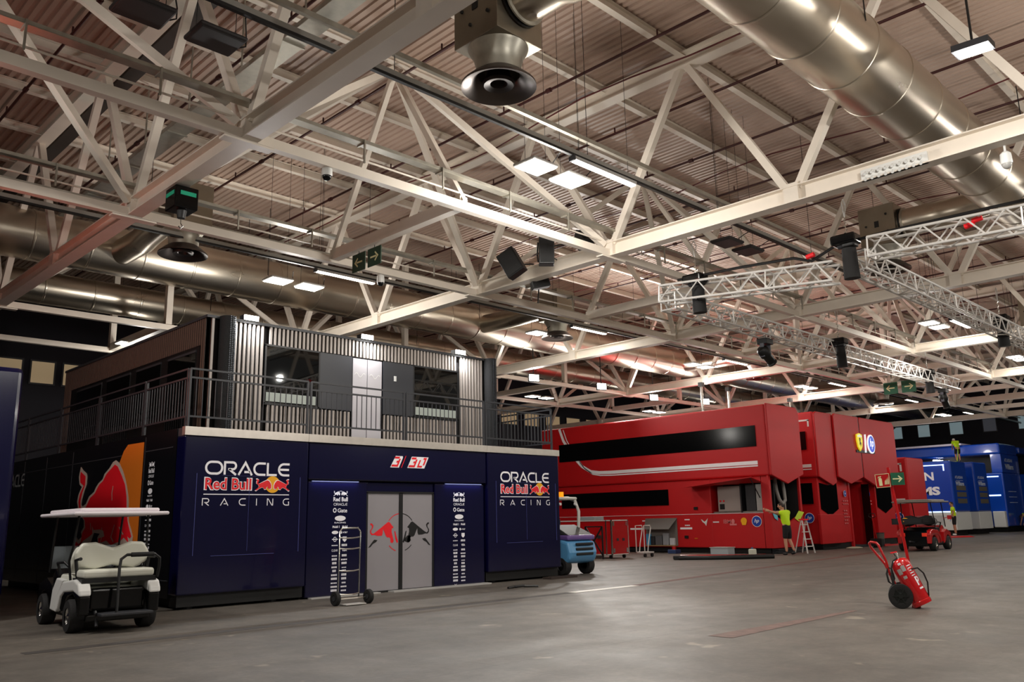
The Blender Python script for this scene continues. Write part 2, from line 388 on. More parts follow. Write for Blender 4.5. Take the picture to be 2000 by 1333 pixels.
# sprinkler pipes along Y
for i in range(18):
    X = -1.2+3.12*i
    t = thing('sprinkler_pipe', 'dark red sprinkler pipe under the roof deck, %s run from the left' % ORD[i], 'pipe', (X, YN, 11.9), 'sprinkler pipes')
    MB().cyl((X, YN+1, 11.9), (X, YE-1, 11.9), .035, n=8).build('pipe', DKRED, t)
    for k in range(8):
        y = 2+i % 2*1.2+k*4.88
        MB().cyl((X, y-.07, 11.9), (X, y+.07, 11.9), .06, n=8).build('coupling', DKRED, t)
        MB().cyl((X, y+1.6, 11.9), (X, y+1.6, 12.07), .022, n=6).build('sprinkler_head', DKRED, t)
for i, (X, sw) in enumerate(((15.3, .1), (22, .15), (29, .12))):
    pts = [(X+sw*math.sin(k*.9), 3+k*1.6, 11.75+.09*math.sin(k*1.3+i)) for k in range(20)]
    o = MB().tube(pts, .02, 6).build('sagging_pipe', REDPIPE, smooth=True)
    tag(o, 'thin bright red pipe sagging below the roof deck, %s from the left' % ORD[i], 'pipe', 'thin red pipes')
# cable trays on the girder rails
def tray(name, label, p, q, w=.28, h=.07, hang=None, group=None, mt=None, cables=3):
    p, q = Vector(p), Vector(q); d = (q-p).normalized(); a = d.cross(Vector((0,0,1))).normalized()
    t = thing(name, label, 'cable tray', p, group)
    k = MB()
    k.bar(p, q, w, .012); k.bar(p+a*w/2+Vector((0,0,h/2)), q+a*w/2+Vector((0,0,h/2)), .012, h); k.bar(p-a*w/2+Vector((0,0,h/2)), q-a*w/2+Vector((0,0,h/2)), .012, h)
    k.build('tray', mt or GALV, t)
    if cables:
        c = MB()
        for i in range(cables): c.cyl(p+a*(i-(cables-1)/2)*w/(cables+1)+Vector((0,0,.03)), q+a*(i-(cables-1)/2)*w/(cables+1)+Vector((0,0,.03)), .022, n=6)
        o = c.build('cable', CABLE, t); o['kind'] = 'stuff'
    if hang:
        L = (q-p).length; n = int(L/hang[0])
        for i in range(n+1):
            c = p+d*(i*hang[0]+.3)
            if (c-p).length > L: break
            z = hang[1]
            b = MB()
            b.bar(c+a*(w/2+.03)+Vector((0,0,.05)), c+a*(w/2+.03)+Vector((0,0,z)), .03); b.bar(c-a*(w/2)+Vector((0,0,-.02)), c+a*(w/2+.03)+Vector((0,0,-.02)), .03)
            b.build('hanger', GALV, t)
    return t
for y, s_ in ((12.42, 'above the nearer rail of the front girder'), (17.3, 'above the farther rail of the front girder')):
    tray('cable_tray', 'narrow perforated steel cable tray %s' % s_, (XW, y, 8.42), (65, y, 8.42), .2, .06, (1.9, -.42), 'cable trays on the front girder')
    t = thing('conduit', 'thin pale conduit just under the cable tray %s' % s_, 'conduit', (XW, y+.2, 8.25), 'thin conduits on the front girder')
    MB().cyl((XW, y+.2, 8.22), (XE-.5, y+.2, 8.22), .02, n=6).build('tube', WHITE, t)
tray('cable_tray', 'wide dark cable tray with black cables below the upper left roof beam', (7.1, 7.4, 10.0), (7.1, 24.6, 10.0), .42, .09, (2.44, 2.2), None, None, 5)
tray('cable_tray', 'stack of dark cables fixed along the top left roof beam', (6.72, YN+1, 12.0), (6.72, 41, 12.0), .34, .07, None, None, mat('dark_tray', (66,58,54), .6), 5)
for y, nm in ((10.3, 'nearer'), (20.2, 'farther')):
    for z, kk in ((8.62, 'lower'), (9.0, 'upper')):
        t = thing('lighting_rail', 'black and grey lighting busbar, %s rail of the %s lamp row' % (kk, nm), 'rail', (XW, y, z), 'lighting busbars')
        MB().box(XW, y-.04, z, XE-.5, y+.04, z+.09).build('channel', GALV if kk == 'upper' else mat('rail_grey', (150,148,142), .4, .4), t)
        if kk == 'lower': MB().box(XW, y-.035, z-.05, XE-.5, y+.035, z).build('busbar', BLACK, t)
        for k in range(17): MB().cyl((2.8+k*4.88, y, z+.09), (2.8+k*4.88, y, 12.3), .008, n=4).build('suspension_wire', BLACK, t)
# ------------------------------------------------------------------ ventilation
def big_duct(label, y, z, r, x0, x1, m, step=1.55):
    t = thing('ventilation_duct', label, 'duct', (x0, y, z))
    MB().cyl((x0, y, z), (x1, y, z), r, n=40).build('duct_body', m, t, smooth=True)
    x = x0+.7
    while x < min(x1, 62):
        b = MB(); b.lathe((x-.035, y, z), [(r, 0), (r+.012, .01), (r+.016, .035), (r+.012, .06), (r, .07)], 40, (1,0,0)); b.build('seam_band', m, t, smooth=True); x += step
    k = 4.0
    while k < 70:
        MB().cyl((k, y-r, z), (k, y-r, 12.2), .012, n=4).build('hanger_rod', BLACK, t); MB().cyl((k, y+r, z), (k, y+r, 12.2), .012, n=4).build('hanger_rod', BLACK, t); k += 9.76
    return t
big_duct('large shiny round duct running across the upper right of the hall', 5.72, 9.8, .74, -6.5, 78, DUCTM)
big_duct('large round duct crossing above the navy pavilion, nearer of the two at the back', 26.2, 9.8, .74, -6.5, 78, DUCTM)
big_duct('smaller round duct behind the large one above the navy pavilion', 30.2, 9.35, .55, -6.5, 78, DUCTM)
def diffuser(x, y, side, label):
    """side = direction (+1/-1 along Y) towards the main duct"""
    zb = 8.9; t = thing('air_diffuser', label, 'air vent', (x, y, 8.1), 'round air diffusers')
    MB().box(x-.5, y-.5, zb, x+.5, y+.5, zb+1.15).build('plenum_box', mat('plenum_sheet', (150,140,124), .38, metal=.85, var=.08, scale=3), t, bevel=.01)
    MB().lathe((x, y, 0), [(.49, zb), (.47, zb-.05), (.40, zb-.16), (.37, zb-.30), (.36, zb-.42)], 36).build('neck', GALV, t, smooth=True)
    MB().lathe((x, y, 0), [(.36, zb-.42), (.47, zb-.50), (.60, zb-.62), (.605, zb-.66), (.58, zb-.65), (.44, zb-.58), (.34, zb-.46)], 40).build('bell_rim', mat('rim_dark', (92,84,80), .35, .8), t, smooth=True)
    MB().lathe((x, y, 0), [(.0, zb-.50), (.10, zb-.50), (.14, zb-.60), (.24, zb-.63), (.26, zb-.58), (.2, zb-.46), (.16, zb-.3)], 32).build('core_cone', mat('core_dark', (60,54,52), .4, .6), t, smooth=True)
    ym = 5.72 if side < 0 else 26.2; zz = zb+.62; p = [(x, y+side*.5, zz), (x, y+side*1.3, zz)]
    L = abs(ym-y); p += [(x+.12, y+side*(L*.45), zz+.02), (x+.3, y+side*(L*.62), zz+.08), (x+.35, ym-side*.3, zz+.15)]
    MB().tube(p, .38, 28).build('branch_duct', DUCTM, t, smooth=True)
    for k in (.52, .6): MB().lathe((x, y+side*k, zz), [(.38, 0), (.43, .01), (.43, .04), (.38, .05)], 28, (0, side, 0)).build('flange', BLACK if k < .55 else GALV, t)
    if side < 0:
        b = MB(); 
        for (dy, dz) in ((-.28,.85),(.3,.6),(-.3,.35),(.1,.28)): b.cyl((x-.5, y+dy, zb+dz), (x-.53, y+dy, zb+dz), .03, n=8)
        b.box(x-.515, y-.06, zb+.52, x-.5, y+.06, zb+.7)
        b.build('control_clips', BLACK, t)
    return t
dd = [(8.7, 8.9, -1, 'large round air diffuser with square box, nearest the camera at top centre'),
      (24.1, 8.9, -1, 'round air diffuser with square box behind the hanging aluminium lighting truss'),
      (39.5, 8.9, -1, 'round air diffuser of the right row farther down the hall'),
      (8.7, 20.5, 1, 'round air diffuser above the left end of the navy pavilion'),
      (23.6, 21.2, 1, 'round air diffuser above the right end of the navy pavilion'),
      (38.6, 21.2, 1, 'round air diffuser above the red trucks'),
      (54, 21.2, 1, 'round air diffuser far down the hall above the red and blue trucks'),
      (5.6, 33.5, 1, 'dim round air diffuser at far left behind the navy pavilion')]
for a in dd[:-1]: diffuser(*a)
# ------------------------------------------------------------------ luminaires
def panel_pair(x, y, on, label, z=8.4, power=40, ceiling_fill=480):
    """each square lamp is a thing of its own"""
    for k, dx in enumerate((0, 1.05)):
        X = x+dx
        t = thing('high_bay_lamp', label[k], 'ceiling lamp', (X, y, z), 'square high bay lamps')
        MB().box(X-.36, y-.30, z+.02, X+.36, y+.30, z+.09).build('housing', LIGHTGREY if on else OFFPANEL, t, bevel=.03)
        MB().box(X-.33, y-.27, z, X+.33, y+.27, z+.03).build('diffuser', GLOW if on else OFFPANEL, t, bevel=.02)
        for sx in (-.3,.3): MB().cyl((X+sx, y, z+.08), (X+sx, y, 12.455), .006, n=4).build('suspension_wire', BLACK, t)
        b = MB(); b.tube([(X+.36, y, z+.05), (X+.42, y-.1, z+.05), (X+.42, y-.1, z+.22), (X+.2, y-.5, z+.24)], .012, 6); b.build('bracket', BLACK, t)
        if on: lamp('high_bay_light', 'AREA', (X, y, z-.02), power, (1,.955,.88), .62, .5, t, (X, y, 0))
    if on: lamp('added_ceiling_fill', 'POINT', (x+.5, y, z-.9 if x < 25 else z-2.4), ceiling_fill, (1,.95,.88), .3, None, t)  # added point light below each lit pair, brightens the roof deck
def linear(x, y, label, on=True, z=8.46, power=45):
    t = thing('linear_lamp', label, 'strip lamp', (x, y, z), 'linear strip lamps')
    MB().box(x-1.0, y-.07, z+.03, x+1.0, y+.07, z+.1).build('housing', LIGHTGREY, t)
    MB().box(x-.97, y-.06, z, x+.97, y+.06, z+.035).build('tube_diffuser', GLOW, t)
    b = MB(); b.box(x-1.04, y-.075, z, x-1.0, y+.075, z+.1); b.build('end_cap', DKGREY, t)
    for sx in (-.8,.8): MB().cyl((x+sx, y, z+.08), (x+sx, y, 12.455), .006, n=4).build('suspension_wire', BLACK, t)
    lamp('strip_light', 'AREA', (x, y, z-.02), power, (1,.955,.88), 1.9, .1, t, (x, y, 0))
rowA = [(3.88,0,'at the top left of the view'), (11.7,1,'at roof centre beside the big air diffuser'), (18.9,0,'right of the roof centre before the hanging truss'), (33.0,1,'behind the hanging aluminium truss'), (43.6,1,'far right behind the hanging truss'), (54.2,1,'far away on the right lamp row'), (64.8,1,'farthest on the right lamp row')]
rowB = [(1.4,0,'behind the left red tinted beam'), (12.0,1,'above the middle of the navy pavilion'), (22.9,1,'above the right end of the navy pavilion'), (33.4,1,'above the left end of the long red truck'), (44,1,'above the front of the red trucks'), (54.6,1,'far behind the red trucks'), (65.2,1,'farthest on the left lamp row')]  # left beam is white paint, tinted by the added red lamp
for y, row in ((10.95, rowA), (21.6, rowB)):
    for x, on, wh in row:
        panel_pair(x, y, on, ceiling_fill=(540 if x < 15 else 200 if y < 12 else 110), label= ['%s square lamp %s, left of pair' % ('lit' if on else 'unlit dark', wh), '%s square lamp %s, right of pair' % ('lit' if on else 'unlit dark', wh)])
        if on: linear(x+1.4, y-(.65 if y < 12 else 1.4), 'long lit strip lamp %s' % wh)
for i, x in enumerate((11.2, 32.3, 42.6, 53.2)):
    wh = ('far left beyond the pavilion roof', 'back wall side over the pavilion terrace', 'back wall side behind the long red truck', 'back wall side far right')[i]
    panel_pair(x, 30.9 if i else 30.6, 1, ['lit square lamp %s, left of pair' % wh, 'lit square lamp %s, right of pair' % wh], z=7.9, power=25, ceiling_fill=120)
def flood(loc, aim, label, power, size=.35, name='floodlight', up_to=8.1):
    t = thing(name, label, 'floodlight', loc, None); L = Vector(loc); d = (Vector(aim)-L).normalized()
    MB().bar(L-d*.1, L, .5, .34).build('housing', DKGREY, t); MB().bar(L, L+d*.015, .44, .28).build('lamp_glass', GLOWBIG, t)
    b = MB(); b.bar(L-d*.08+Vector((0,0,.1)), Vector((L.x-d.x*.08, L.y-d.y*.08, up_to)), .03); b.build('bracket', BLACK, t)
    lamp('flood_beam', 'AREA', L+d*.05, power, (1,.97,.92), .4, .3, t, L+d*3)
    return t
# lamps of the same rows out of view behind the camera
for x in (-3, 8, 19, 30, 41): lamp('unseen_hall_light', 'POINT', (x, .3, 7.9), 520, (1,.95,.88), .12)
for x in (-3, 8, 19, 30): lamp('unseen_hall_light', 'POINT', (x, -10.4, 7.9), 260, (1,.95,.88), .3)
lamp('unseen_hall_light', 'AREA', (0, 13.5, 7.9), 400, (1,.95,.9), .9, .9, None, (4.5, 16.5, 1))  # added unseen lamp, brightens the side wall bull and white cart
# near upper right lamp beside the big duct
flood((12.9, 3.2, 8.1), (13.2, 3.6, 0), 'bright white floodlight under the beam at the upper right corner', 260, up_to=12.455)
lamp('added_duct_fill', 'POINT', (12.9, 3.2, 7.85), 230, (1,.96,.9), .25)  # added point light for the bright streak under the duct
for i, (x, y) in enumerate(((27.3,26.0),(31.7,25.7),(36.9,26.4),(40.6,25.6))):
    flood((x, y, 7.75), (x-4.5, y-9, 8.6), ('glaring floodlight just right of the pavilion roof','glaring floodlight second from the pavilion roof','glaring floodlight above the middle of the long red truck','glaring floodlight nearest the front of the red trucks')[i], 420, up_to=12.455)
# ------------------------------------------------------------------ navy pavilion
FY = 15.5; UX = (1,0,0); UZ = (0,0,1)
pav = thing('pavilion', 'dark navy two storey hospitality pavilion with slatted upper floor, terrace railing and bull logos', 'building', (6.84, FY, 0))
def fpanel(x0, x1, z0, z1, y=FY, dep=.35, m=NAVY, name='front_panel', bevel=.03, parent=pav):
    return MB().box(x0, y, z0, x1, y+dep, z1).build(name, m, parent, bevel=bevel)
LP = fpanel(6.84, 9.47, .26, 3.15); RP = fpanel(14.52, 17.14, .26, 3.15)
HD = fpanel(9.49, 14.50, 2.38, 3.15, FY+.02, name='header_panel')
PL = fpanel(9.52, 11.0, .02, 2.36, FY+.08, name='pillar_panel'); PR = fpanel(12.9, 14.47, .02, 2.36, FY+.08, name='pillar_panel')
fpanel(11.0, 12.9, 2.14, 2.36, FY+.12, name='lintel')
for x0, x1 in ((6.9, 9.47), (14.52, 17.1)): MB().box(x0, FY+.1, .05, x1, FY+.4, .26).build('skirt', SKIRT, pav)
for x in (7.2, 8.9, 14.9, 16.8): MB().cyl((x, FY+.3, 0), (x, FY+.3, .06), .1, n=12).build('levelling_foot', DKGREY, pav)
b = MB()
for x0, x1 in ((6.82, 9.45), (9.45, 14.5), (14.5, 17.16)): b.box(x0, FY-.03, 3.15, x1-.006, FY+.1, 3.31)
b.build('trim_strip', STRIPM, pav)
MB().box(6.86, FY+.1, 3.15, 17.12, 27, 3.30).build('terrace_deck', DKGREY, pav)
MB().box(9.49, FY+.25, 0, 14.5, FY+.45, 2.38).build('inner_wall', BLACK, pav)
MB().box(11.6, FY-.12, 0, 14.5, FY+.1, .03).build('threshold', LIGHTGREY, pav)
MB().box(9.6, FY-.05, 0, 11.3, FY+.1, .025).build('threshold', LIGHTGREY, pav)
# thin raised outlines on the end panels
for P_, ox in ((LP, 0), (RP, 7.7)):
    b = MB()
    for (x0, z0, x1, z1) in ((7.10,.95,7.11,2.45),(9.28,.95,9.29,2.42),(7.45,.93,8.75,.94),(8.17,1.0,8.175,2.4),(7.6,2.415,8.6,2.42)): b.box(x0+ox, FY-.008, z0, x1+ox, FY+.002, z1)
    b.build('panel_seam', mat('seam_light', (70,74,130), .25, coat=.5), P_)
def team_logo(parent, x):
    y = FY-.004
    b = MB(); wide(b, 'ORACLE', (x+.01, y, 2.435), UX, UZ, 1.78, .25, .17, .10); b.build('lettering', DECALW, parent)
    b = MB(); text(b, 'Red Bull', (x, y-.001, 2.135), UX, UZ, .98, .25, .05); b.build('lettering_outline', DECALW, parent)
    b = MB(); text(b, 'Red Bull', (x+.022, y-.004, 2.152), UX, UZ, .936, .216, .018); b.build('lettering', DECALR, parent)
    bulls((x+1.04, y, 2.10), UX, UZ, .75, parent, DECALR, DECALY, DECALW)
    MB().box(x, y-.002, 2.055, x+1.79, y, 2.072).build('divider_line', DECALW, parent)
    b = MB(); wide(b, 'RACING', (x-.02, y, 1.855), UX, UZ, 1.82, .135, .13, 0, True); b.build('lettering', DECALW, parent)
team_logo(LP, 7.25); team_logo(RP, 14.955)
for i, (x0, x1) in enumerate(((9.6, 10.75), (13.2, 14.35))):  # added strips and lamps make the bluish sheen on the pillar tops
    MB().box(x0, FY+.04, 2.345, x1, FY+.07, 2.36).build('added_glow_strip', mat('strip_cool', (150,160,220), .4, emit=.5), HD)
    lamp('added_glow_light', 'AREA', ((x0+x1)/2, FY+.03, 2.34), 2.2, (.72,.78,1), x1-x0, .03, None, ((x0+x1)/2, FY+.06, 1.8))
# 3/30
b = MB(); y = FY+.012
def sh(pts): return [(px+.5*pz, pz) for px, pz in pts]
b.prism(sh([(0,0),(.24,0),(.24,.22),(.22,.26),(.02,.26)]), (11.56, y, 2.69), UX, UZ, (0,-.003,0))
b.prism(sh([(0,0),(.49,0),(.49,.26),(0,.26)]), (12.04, y, 2.69), UX, UZ, (0,-.003,0))
b.build('number_backing', DECALW, HD)
b = MB()
def dig(x, segs):
    for (a, c, e, g) in segs: b.prism(sh([(a,c),(e,c),(e,g),(a,g)]), (x, y-.005, 2.70), UX, UZ, (0,-.002,0))
D3 = [(.02,.01,.20,.055),(.155,.055,.20,.19),(.11,.10,.16,.145),(.02,.19,.155,.235)]; D0 = [(.02,.01,.16,.05),(.02,.05,.06,.18),(.12,.19,.21,.235),(.165,.06,.21,.19)]
dig(11.56, D3); dig(12.04, D3); dig(12.285, D0)
b.prism([(0,0),(.02,0),(.15,.27),(.13,.27)], (11.86, y, 2.69), UX, UZ, (0,-.003,0))
b.build('number', DECALR, HD)
# sponsor columns
def sponsors(parent, cx, k=1.0, o=None, u=UX, d=(0,-1,0), y=FY+.076, top=2.14):
    u = Vector(u); b = MB(); org = Vector((cx, y, 0)) if o is None else Vector(o)
    P = lambda a, z: org+u*a*k+Vector((0,0,z))
    T = lambda t, a, z, wd, h, bd=.02: text(b, t, P(a-wd/2, z), u, UZ, wd*k, h, bd)
    sub = thing_part('sponsor_decals', parent)
    z = top
    for s_ in (0, 1):
        f = (lambda x: x) if not s_ else (lambda x: 3026-x)
        b.add([P((f(x)-1513)*.00052, z-.09+(735-yy)*.00052) for x, yy in BULL], [tuple(range(len(BULL)))])
    stroke(b, [(px, pz) for px, pz in arc(0, 0, .065, .062, 20, 160, 8)], .008, P(0, z-.045), u*k, UZ)
    T('Red Bull', 0, z-.20, .36, .09, .03); 
    bb = MB(); wide(bb, 'ORACLE', P(-.17, z-.285), u*k, UZ, .34, .05, .17, .1); b.add(bb.v, bb.f)
    stroke(b, circ(-.14, 0, .035, .04, 14), .02, P(0, z-.385), u*k, UZ, True); T('Gate', .05, z-.43, .24, .085, .02)
    b.add([P(px, z-.55+pz) for px, pz in circ(0, 0, .135, .055, 24)], [tuple(range(24))])
    T('RACING', 0, z-.655, .28, .03, .02)
    T('Mobil 1', -.1, z-.75, .17, .05, .03); T('Mobil', .12, z-.75, .13, .05, .03)
    b.add([P(-.12+px, z-.84+pz) for px, pz in circ(0, 0, .08, .035, 20)], [tuple(range(20))])
    b.add([P(.03+px, z-.84+pz) for px, pz in circ(0, 0, .026, .03, 12)], [tuple(range(12))]); T('AT&T', .13, z-.86, .12, .035, .02)
    stroke(b, circ(-.12, 0, .035, .045, 16), .012, P(0, z-.98), u*k, UZ, True); b.add([P(-.19, z-.97), P(-.05, z-.97), P(-.05, z-.99), P(-.19, z-.99)], [(0,1,2,3)])
    b.add([P(.07, z-.93), P(.17, z-.93), P(.17, z-1.0), P(.12, z-1.04), P(.07, z-1.0)], [(0,1,2,3,4)])
    def dashes(a, zz, wd, h, n):
        for i in range(n):
            x0 = a-wd/2+i*wd/n; b.add([P(x0, zz), P(x0+wd/n*.72, zz), P(x0+wd/n*.72, zz+h), P(x0, zz+h)], [(0,1,2,3)])
    dashes(-.12, z-1.115, .15, .02, 7); dashes(.12, z-1.125, .14, .045, 4)
    T('CLEAR', -.12, z-1.23, .15, .045, 0); T('VISA', .12, z-1.23, .12, .05, .03)
    zz = z-1.33; r = random.Random(3)
    for i in range(10):
        h = r.choice((.025, .035, .045)); dashes(-.12, zz, r.uniform(.09, .16), h, r.randint(4, 7)); dashes(.12, zz-.005, r.uniform(.1, .16), r.choice((.02, .03, .045)), r.randint(3, 6)); zz -= .078
    b.add([P(-.12+a, zz+c) for a, c in ((-.04,.03),(0,-.03),(.04,.03),(0,0))], [(0,1,2,3)])
    o_ = b.build('sponsor_decals', DECALW, parent); return o_
def thing_part(n, p): return None
sponsors(PL, 10.32); sponsors(PR, 13.65)
# glass doors
for i, (x0, x1) in enumerate(((11.04, 11.90), (11.99, 12.86))):
    L_ = MB().box(x0, FY+.13, .04, x1, FY+.16, 2.12).build('door_leaf', FROST, pav)
    y = FY+.128
    k = .00222/1.0 if False else .00226
    Pp = lambda x, yy: (11.0+ (x-40)*.0010*1.0, 0)
    sc = (12.86-11.04)/(1700-75); Q = lambda x, yy: (11.04+(x-75)*sc, 2.12-(yy-70)*sc)
    red = [(150,650),(190,650),(230,690),(215,740),(180,780),(175,820),(210,850),(260,830),(340,780),(450,710),(540,650),(580,625),(620,635),(660,680),(715,735),(670,760),(665,820),(690,900),(720,1000),(690,1040),(640,1020),(640,950),(600,920),(570,930),(530,900),(480,800),(455,760),(450,850),(430,890),(330,890),(250,870),(190,875),(155,840),(150,790),(190,740),(195,700),(155,675)]
    horn = [(730,800),(760,820),(790,920),(830,1020),(800,1040),(760,960)]
    leg = [(110,1110),(200,1010),(250,960),(330,970),(290,1010),(220,1040),(160,1100)]
    b = MB(); m_ = DECALR if i == 0 else DECALK
    f = (lambda x: x) if i == 0 else (lambda x: 1770-x)
    for pl in (red, horn) + (() if i == 0 else (leg, [(640,900),(720,900),(800,1000),(700,1040),(620,1000)])):
        b.prism([Q(f(x), yy) for x, yy in pl], (0, y, 0), UX, UZ, (0,-.002,0))
    cx, cz = Q(885, 835); a0 = (115, 165) if i == 0 else (15, 65)
    for (a, c) in (((92,142),(222,252)) if i == 0 else ((38,88),(288,318))): stroke(b, arc(cx, cz, 370*sc, 370*sc, a, c, 10), .018, (0, y-.001, 0), UX, UZ)
    b.build('bull_emblem', m_, L_)
    if i == 0:
        b = MB(); b.prism([Q(x, yy) for x, yy in leg], (0, y, 0), UX, UZ, (0,-.002,0)); b.build('bull_leg', DECALK, L_)
b = MB()
for x0, x1 in ((11.0, 11.04), (11.90, 11.99), (12.86, 12.9)): b.box(x0, FY+.1, 0, x1, FY+.18, 2.14)
b.box(11.0, FY+.1, 2.12, 12.9, FY+.18, 2.16); b.box(11.0, FY+.1, 0, 12.9, FY+.18, .04); b.build('door_frame', BLACK, pav)
# side wall with orange flank and big bull
SX = 6.84; SW = MB().box(SX, FY+.36, .2, SX+.15, 27, 3.3).build('side_wall', SIDEBLK, pav)
MB().box(SX+.3, FY+.5, 0, 16.9, 26.8, .2).build('under_frame', SKIRT, pav)
MB().box(SX, 26.85, .2, 17.1, 27, 3.3).build('back_wall', NAVYD, pav); MB().box(16.99, FY+.36, .2, 17.14, 27, 3.3).build('side_wall', NAVYD, pav)
CREAMP=[(20.91,2.87),(20.7,2.77),(20.5,2.7),(20.44,2.62),(20.44,2.45),(20.56,2.3),(20.66,2.11),(20.67,2.01),(20.6,1.97),(20.4,2.02),(20.23,2.18),(19.95,2.27),(19.86,2.36),(19.71,2.45),(19.49,2.52),(19.41,2.63),(19.15,2.74),(18.96,2.86),(18.8,2.89),(18.61,2.82),(18.39,2.65),(18.2,2.45),(18.05,2.22),(17.96,2.03),(17.92,1.8),(17.88,1.61),(17.7,1.42),(17.61,1.3),(17.62,1.21),(17.75,1.17),(18.25,1.15),(18.55,1.09),(19.08,1.11),(19.48,1.17),(19.53,1.29),(19.41,1.37),(19.75,1.39),(19.84,1.27),(19.93,1.15),(20.33,1.08),(20.72,.96),(20.95,.89),(21.08,1.04),(21.0,1.21),(20.8,1.3),(20.69,1.23),(20.47,1.31),(20.56,1.41),(20.4,1.52),(20.43,1.66),(20.82,1.86),(20.97,2.08),(20.91,2.25),(20.74,2.41),(20.9,2.47),(20.99,2.64)]
REDP=[(20.88,2.76),(20.55,2.64),(20.53,2.45),(20.67,2.28),(20.75,2.09),(20.72,1.97),(20.58,1.89),(20.35,1.96),(20.16,2.14),(19.89,2.23),(19.67,2.41),(19.46,2.48),(19.29,2.62),(18.84,2.8),(18.67,2.75),(18.42,2.55),(18.2,2.35),(18.08,2.11),(18.03,1.88),(17.93,1.61),(17.78,1.42),(17.68,1.31),(17.75,1.27),(17.88,1.31),(17.81,1.19),(18.07,1.29),(18.26,1.21),(18.56,1.17),(18.71,1.13),(19.0,1.23),(19.42,1.17),(19.47,1.27),(19.12,1.31),(19.2,1.43),(19.43,1.46),(19.77,1.45),(19.91,1.55),(19.84,1.37),(20.02,1.31),(20.41,1.21),(20.69,1.1),(20.97,.97),(20.99,1.06),(20.87,1.21),(20.52,1.12),(20.46,1.39),(20.3,1.5),(20.37,1.66),(20.76,1.88),(20.87,2.08),(20.82,2.25),(20.62,2.43),(20.85,2.51),(20.9,2.66)]
ORP=[(17.38,3.16),(18.21,3.17),(18.42,3.05),(18.61,2.82),(18.39,2.65),(18.2,2.45),(18.05,2.22),(17.96,2.03),(17.88,1.61),(17.7,1.42),(17.61,1.3),(17.61,1.18),(17.38,1.18)]
for nm, P_, m_, dx in (('orange_flank', ORP, ORNG, .004), ('bull_outline', CREAMP, CREAM_, .008), ('bull_emblem', REDP, DECALR, .012)):
    b = MB(); b.prism(P_, (SX-dx, 0, 0), (0,1,0), UZ, (-.003,0,0)); b.build(nm, m_, SW)
b = MB()
for pts in ([(18.84,2.35),(18.88,2.2),(18.84,2.05)], [(19.3,1.5),(19.25,1.3),(19.35,1.15)], [(18.35,1.5),(18.1,1.35)], [(20.0,1.6),(19.95,1.45)], [(18.6,1.55),(18.75,1.3),(18.6,1.2)]): stroke(b, pts, .03, (SX-.017,0,0), (0,1,0), UZ)
b.build('emblem_line', CREAM_, SW)
sponsors(SW, 0, .75, (SX-.004, 16.93, 0), (0,-1,0), (-1,0,0), 0, 2.72)
b = MB()
for yv in (17.3, 21.5, 23.4, 25.2): b.box(SX-.006, yv, .25, SX, yv+.02, 3.25)
b.box(SX-.006, 16, 2.95, SX, 26.8, 2.97); b.box(SX-.008, 15.9, .5, SX, 26.8, .52)
b.build('panel_seam', DKGREY, SW)
bb = MB(); wide(bb, 'ORACLE', (SX-.01, 27-.6+.6, 2.62), (0,-1,0), UZ, 1.9, .32, .15, .1); bb.build('lettering', mat('dim_letter', (150,150,150), .6), SW)
# upper floor
CX0, CX1, CY0, CY1, CZ0, CZ1 = 7.84, 16.24, 17.0, 25.9, 3.30, 5.87
cab = MB().box(CX0+.09, CY0+.10, CZ0, CX1-.05, CY1, CZ1-.02).build('upper_floor', SLATD, pav)
b = MB(); P_ = .105
def fslats(x0, x1, z0, z1):
    x = CX0+math.ceil((x0-CX0)/P_)*P_
    while x+.05 <= x1+.001: b.box(x, CY0, z0, x+.052, CY0+.052, z1); x += P_
fslats(CX0, 8.06, CZ0, CZ1); fslats(8.45, 9.2, CZ0, CZ1); fslats(9.22, 14.88, 5.44, CZ1); fslats(14.9, 15.78, CZ0, CZ1)
fslats(9.22, 11.5, CZ0, 4.08); fslats(12.4, 14.88, CZ0, 4.08)
b.build('slat_cladding', SLATL, cab)
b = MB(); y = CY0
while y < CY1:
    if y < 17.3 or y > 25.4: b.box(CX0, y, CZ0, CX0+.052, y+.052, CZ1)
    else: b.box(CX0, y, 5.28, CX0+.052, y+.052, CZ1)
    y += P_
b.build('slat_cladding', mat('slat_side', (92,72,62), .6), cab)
MB().box(CX0+.02, 17.35, CZ0, CX0+.06, 25.35, 5.28).build('side_glazing_wall', BLACK, pav)
for i, (a, c) in enumerate(((17.5, 18.9), (19.3, 20.7), (21.1, 22.6), (23.0, 24.8))):
    MB().box(CX0-.0, a, 3.9 if i % 2 else 3.4, CX0+.03, c, 5.15).build('side_window', GLASSD, pav)
    MB().box(CX0-.01, a, 5.15, CX0+.05, c, 5.2).build('window_trim', DKGREY, pav)
b = MB(); b.box(CX0-.02, CY0-.02, CZ1-.03, CX1+.02, CY1, CZ1+.03); b.build('roof_edge', DKGREY, pav)
for x0, x1 in ((9.24, 10.58), (13.4, 14.86)):
    W_ = MB().box(x0, CY0+.0, 4.13, x1, CY0+.03, 5.40).build('window', GLASSD, pav)
    MB().box(x0+.02, CY0-.004, 4.16, x1-.06, CY0+.0, 4.36).build('lowered_blind', mat('blind_pale', (168,176,168), .6), W_)
    b = MB()
    for q in ((x0-.04, 4.08, x1+.04, 4.13), (x0-.04, 5.40, x1+.04, 5.44), (x0-.04, 4.1, x0, 5.42), (x1, 4.1, x1+.04, 5.42)): b.box(q[0], CY0-.01, q[1], q[2], CY0+.05, q[3])
    b.build('window_frame', BLACK, W_)
for x0, x1 in ((10.62, 11.5), (12.42, 13.36)): MB().box(x0, CY0-.01, 4.1, x1, CY0+.04, 5.42).build('wall_panel', mat('grey_wall_panel', (50,51,56), .45), pav)
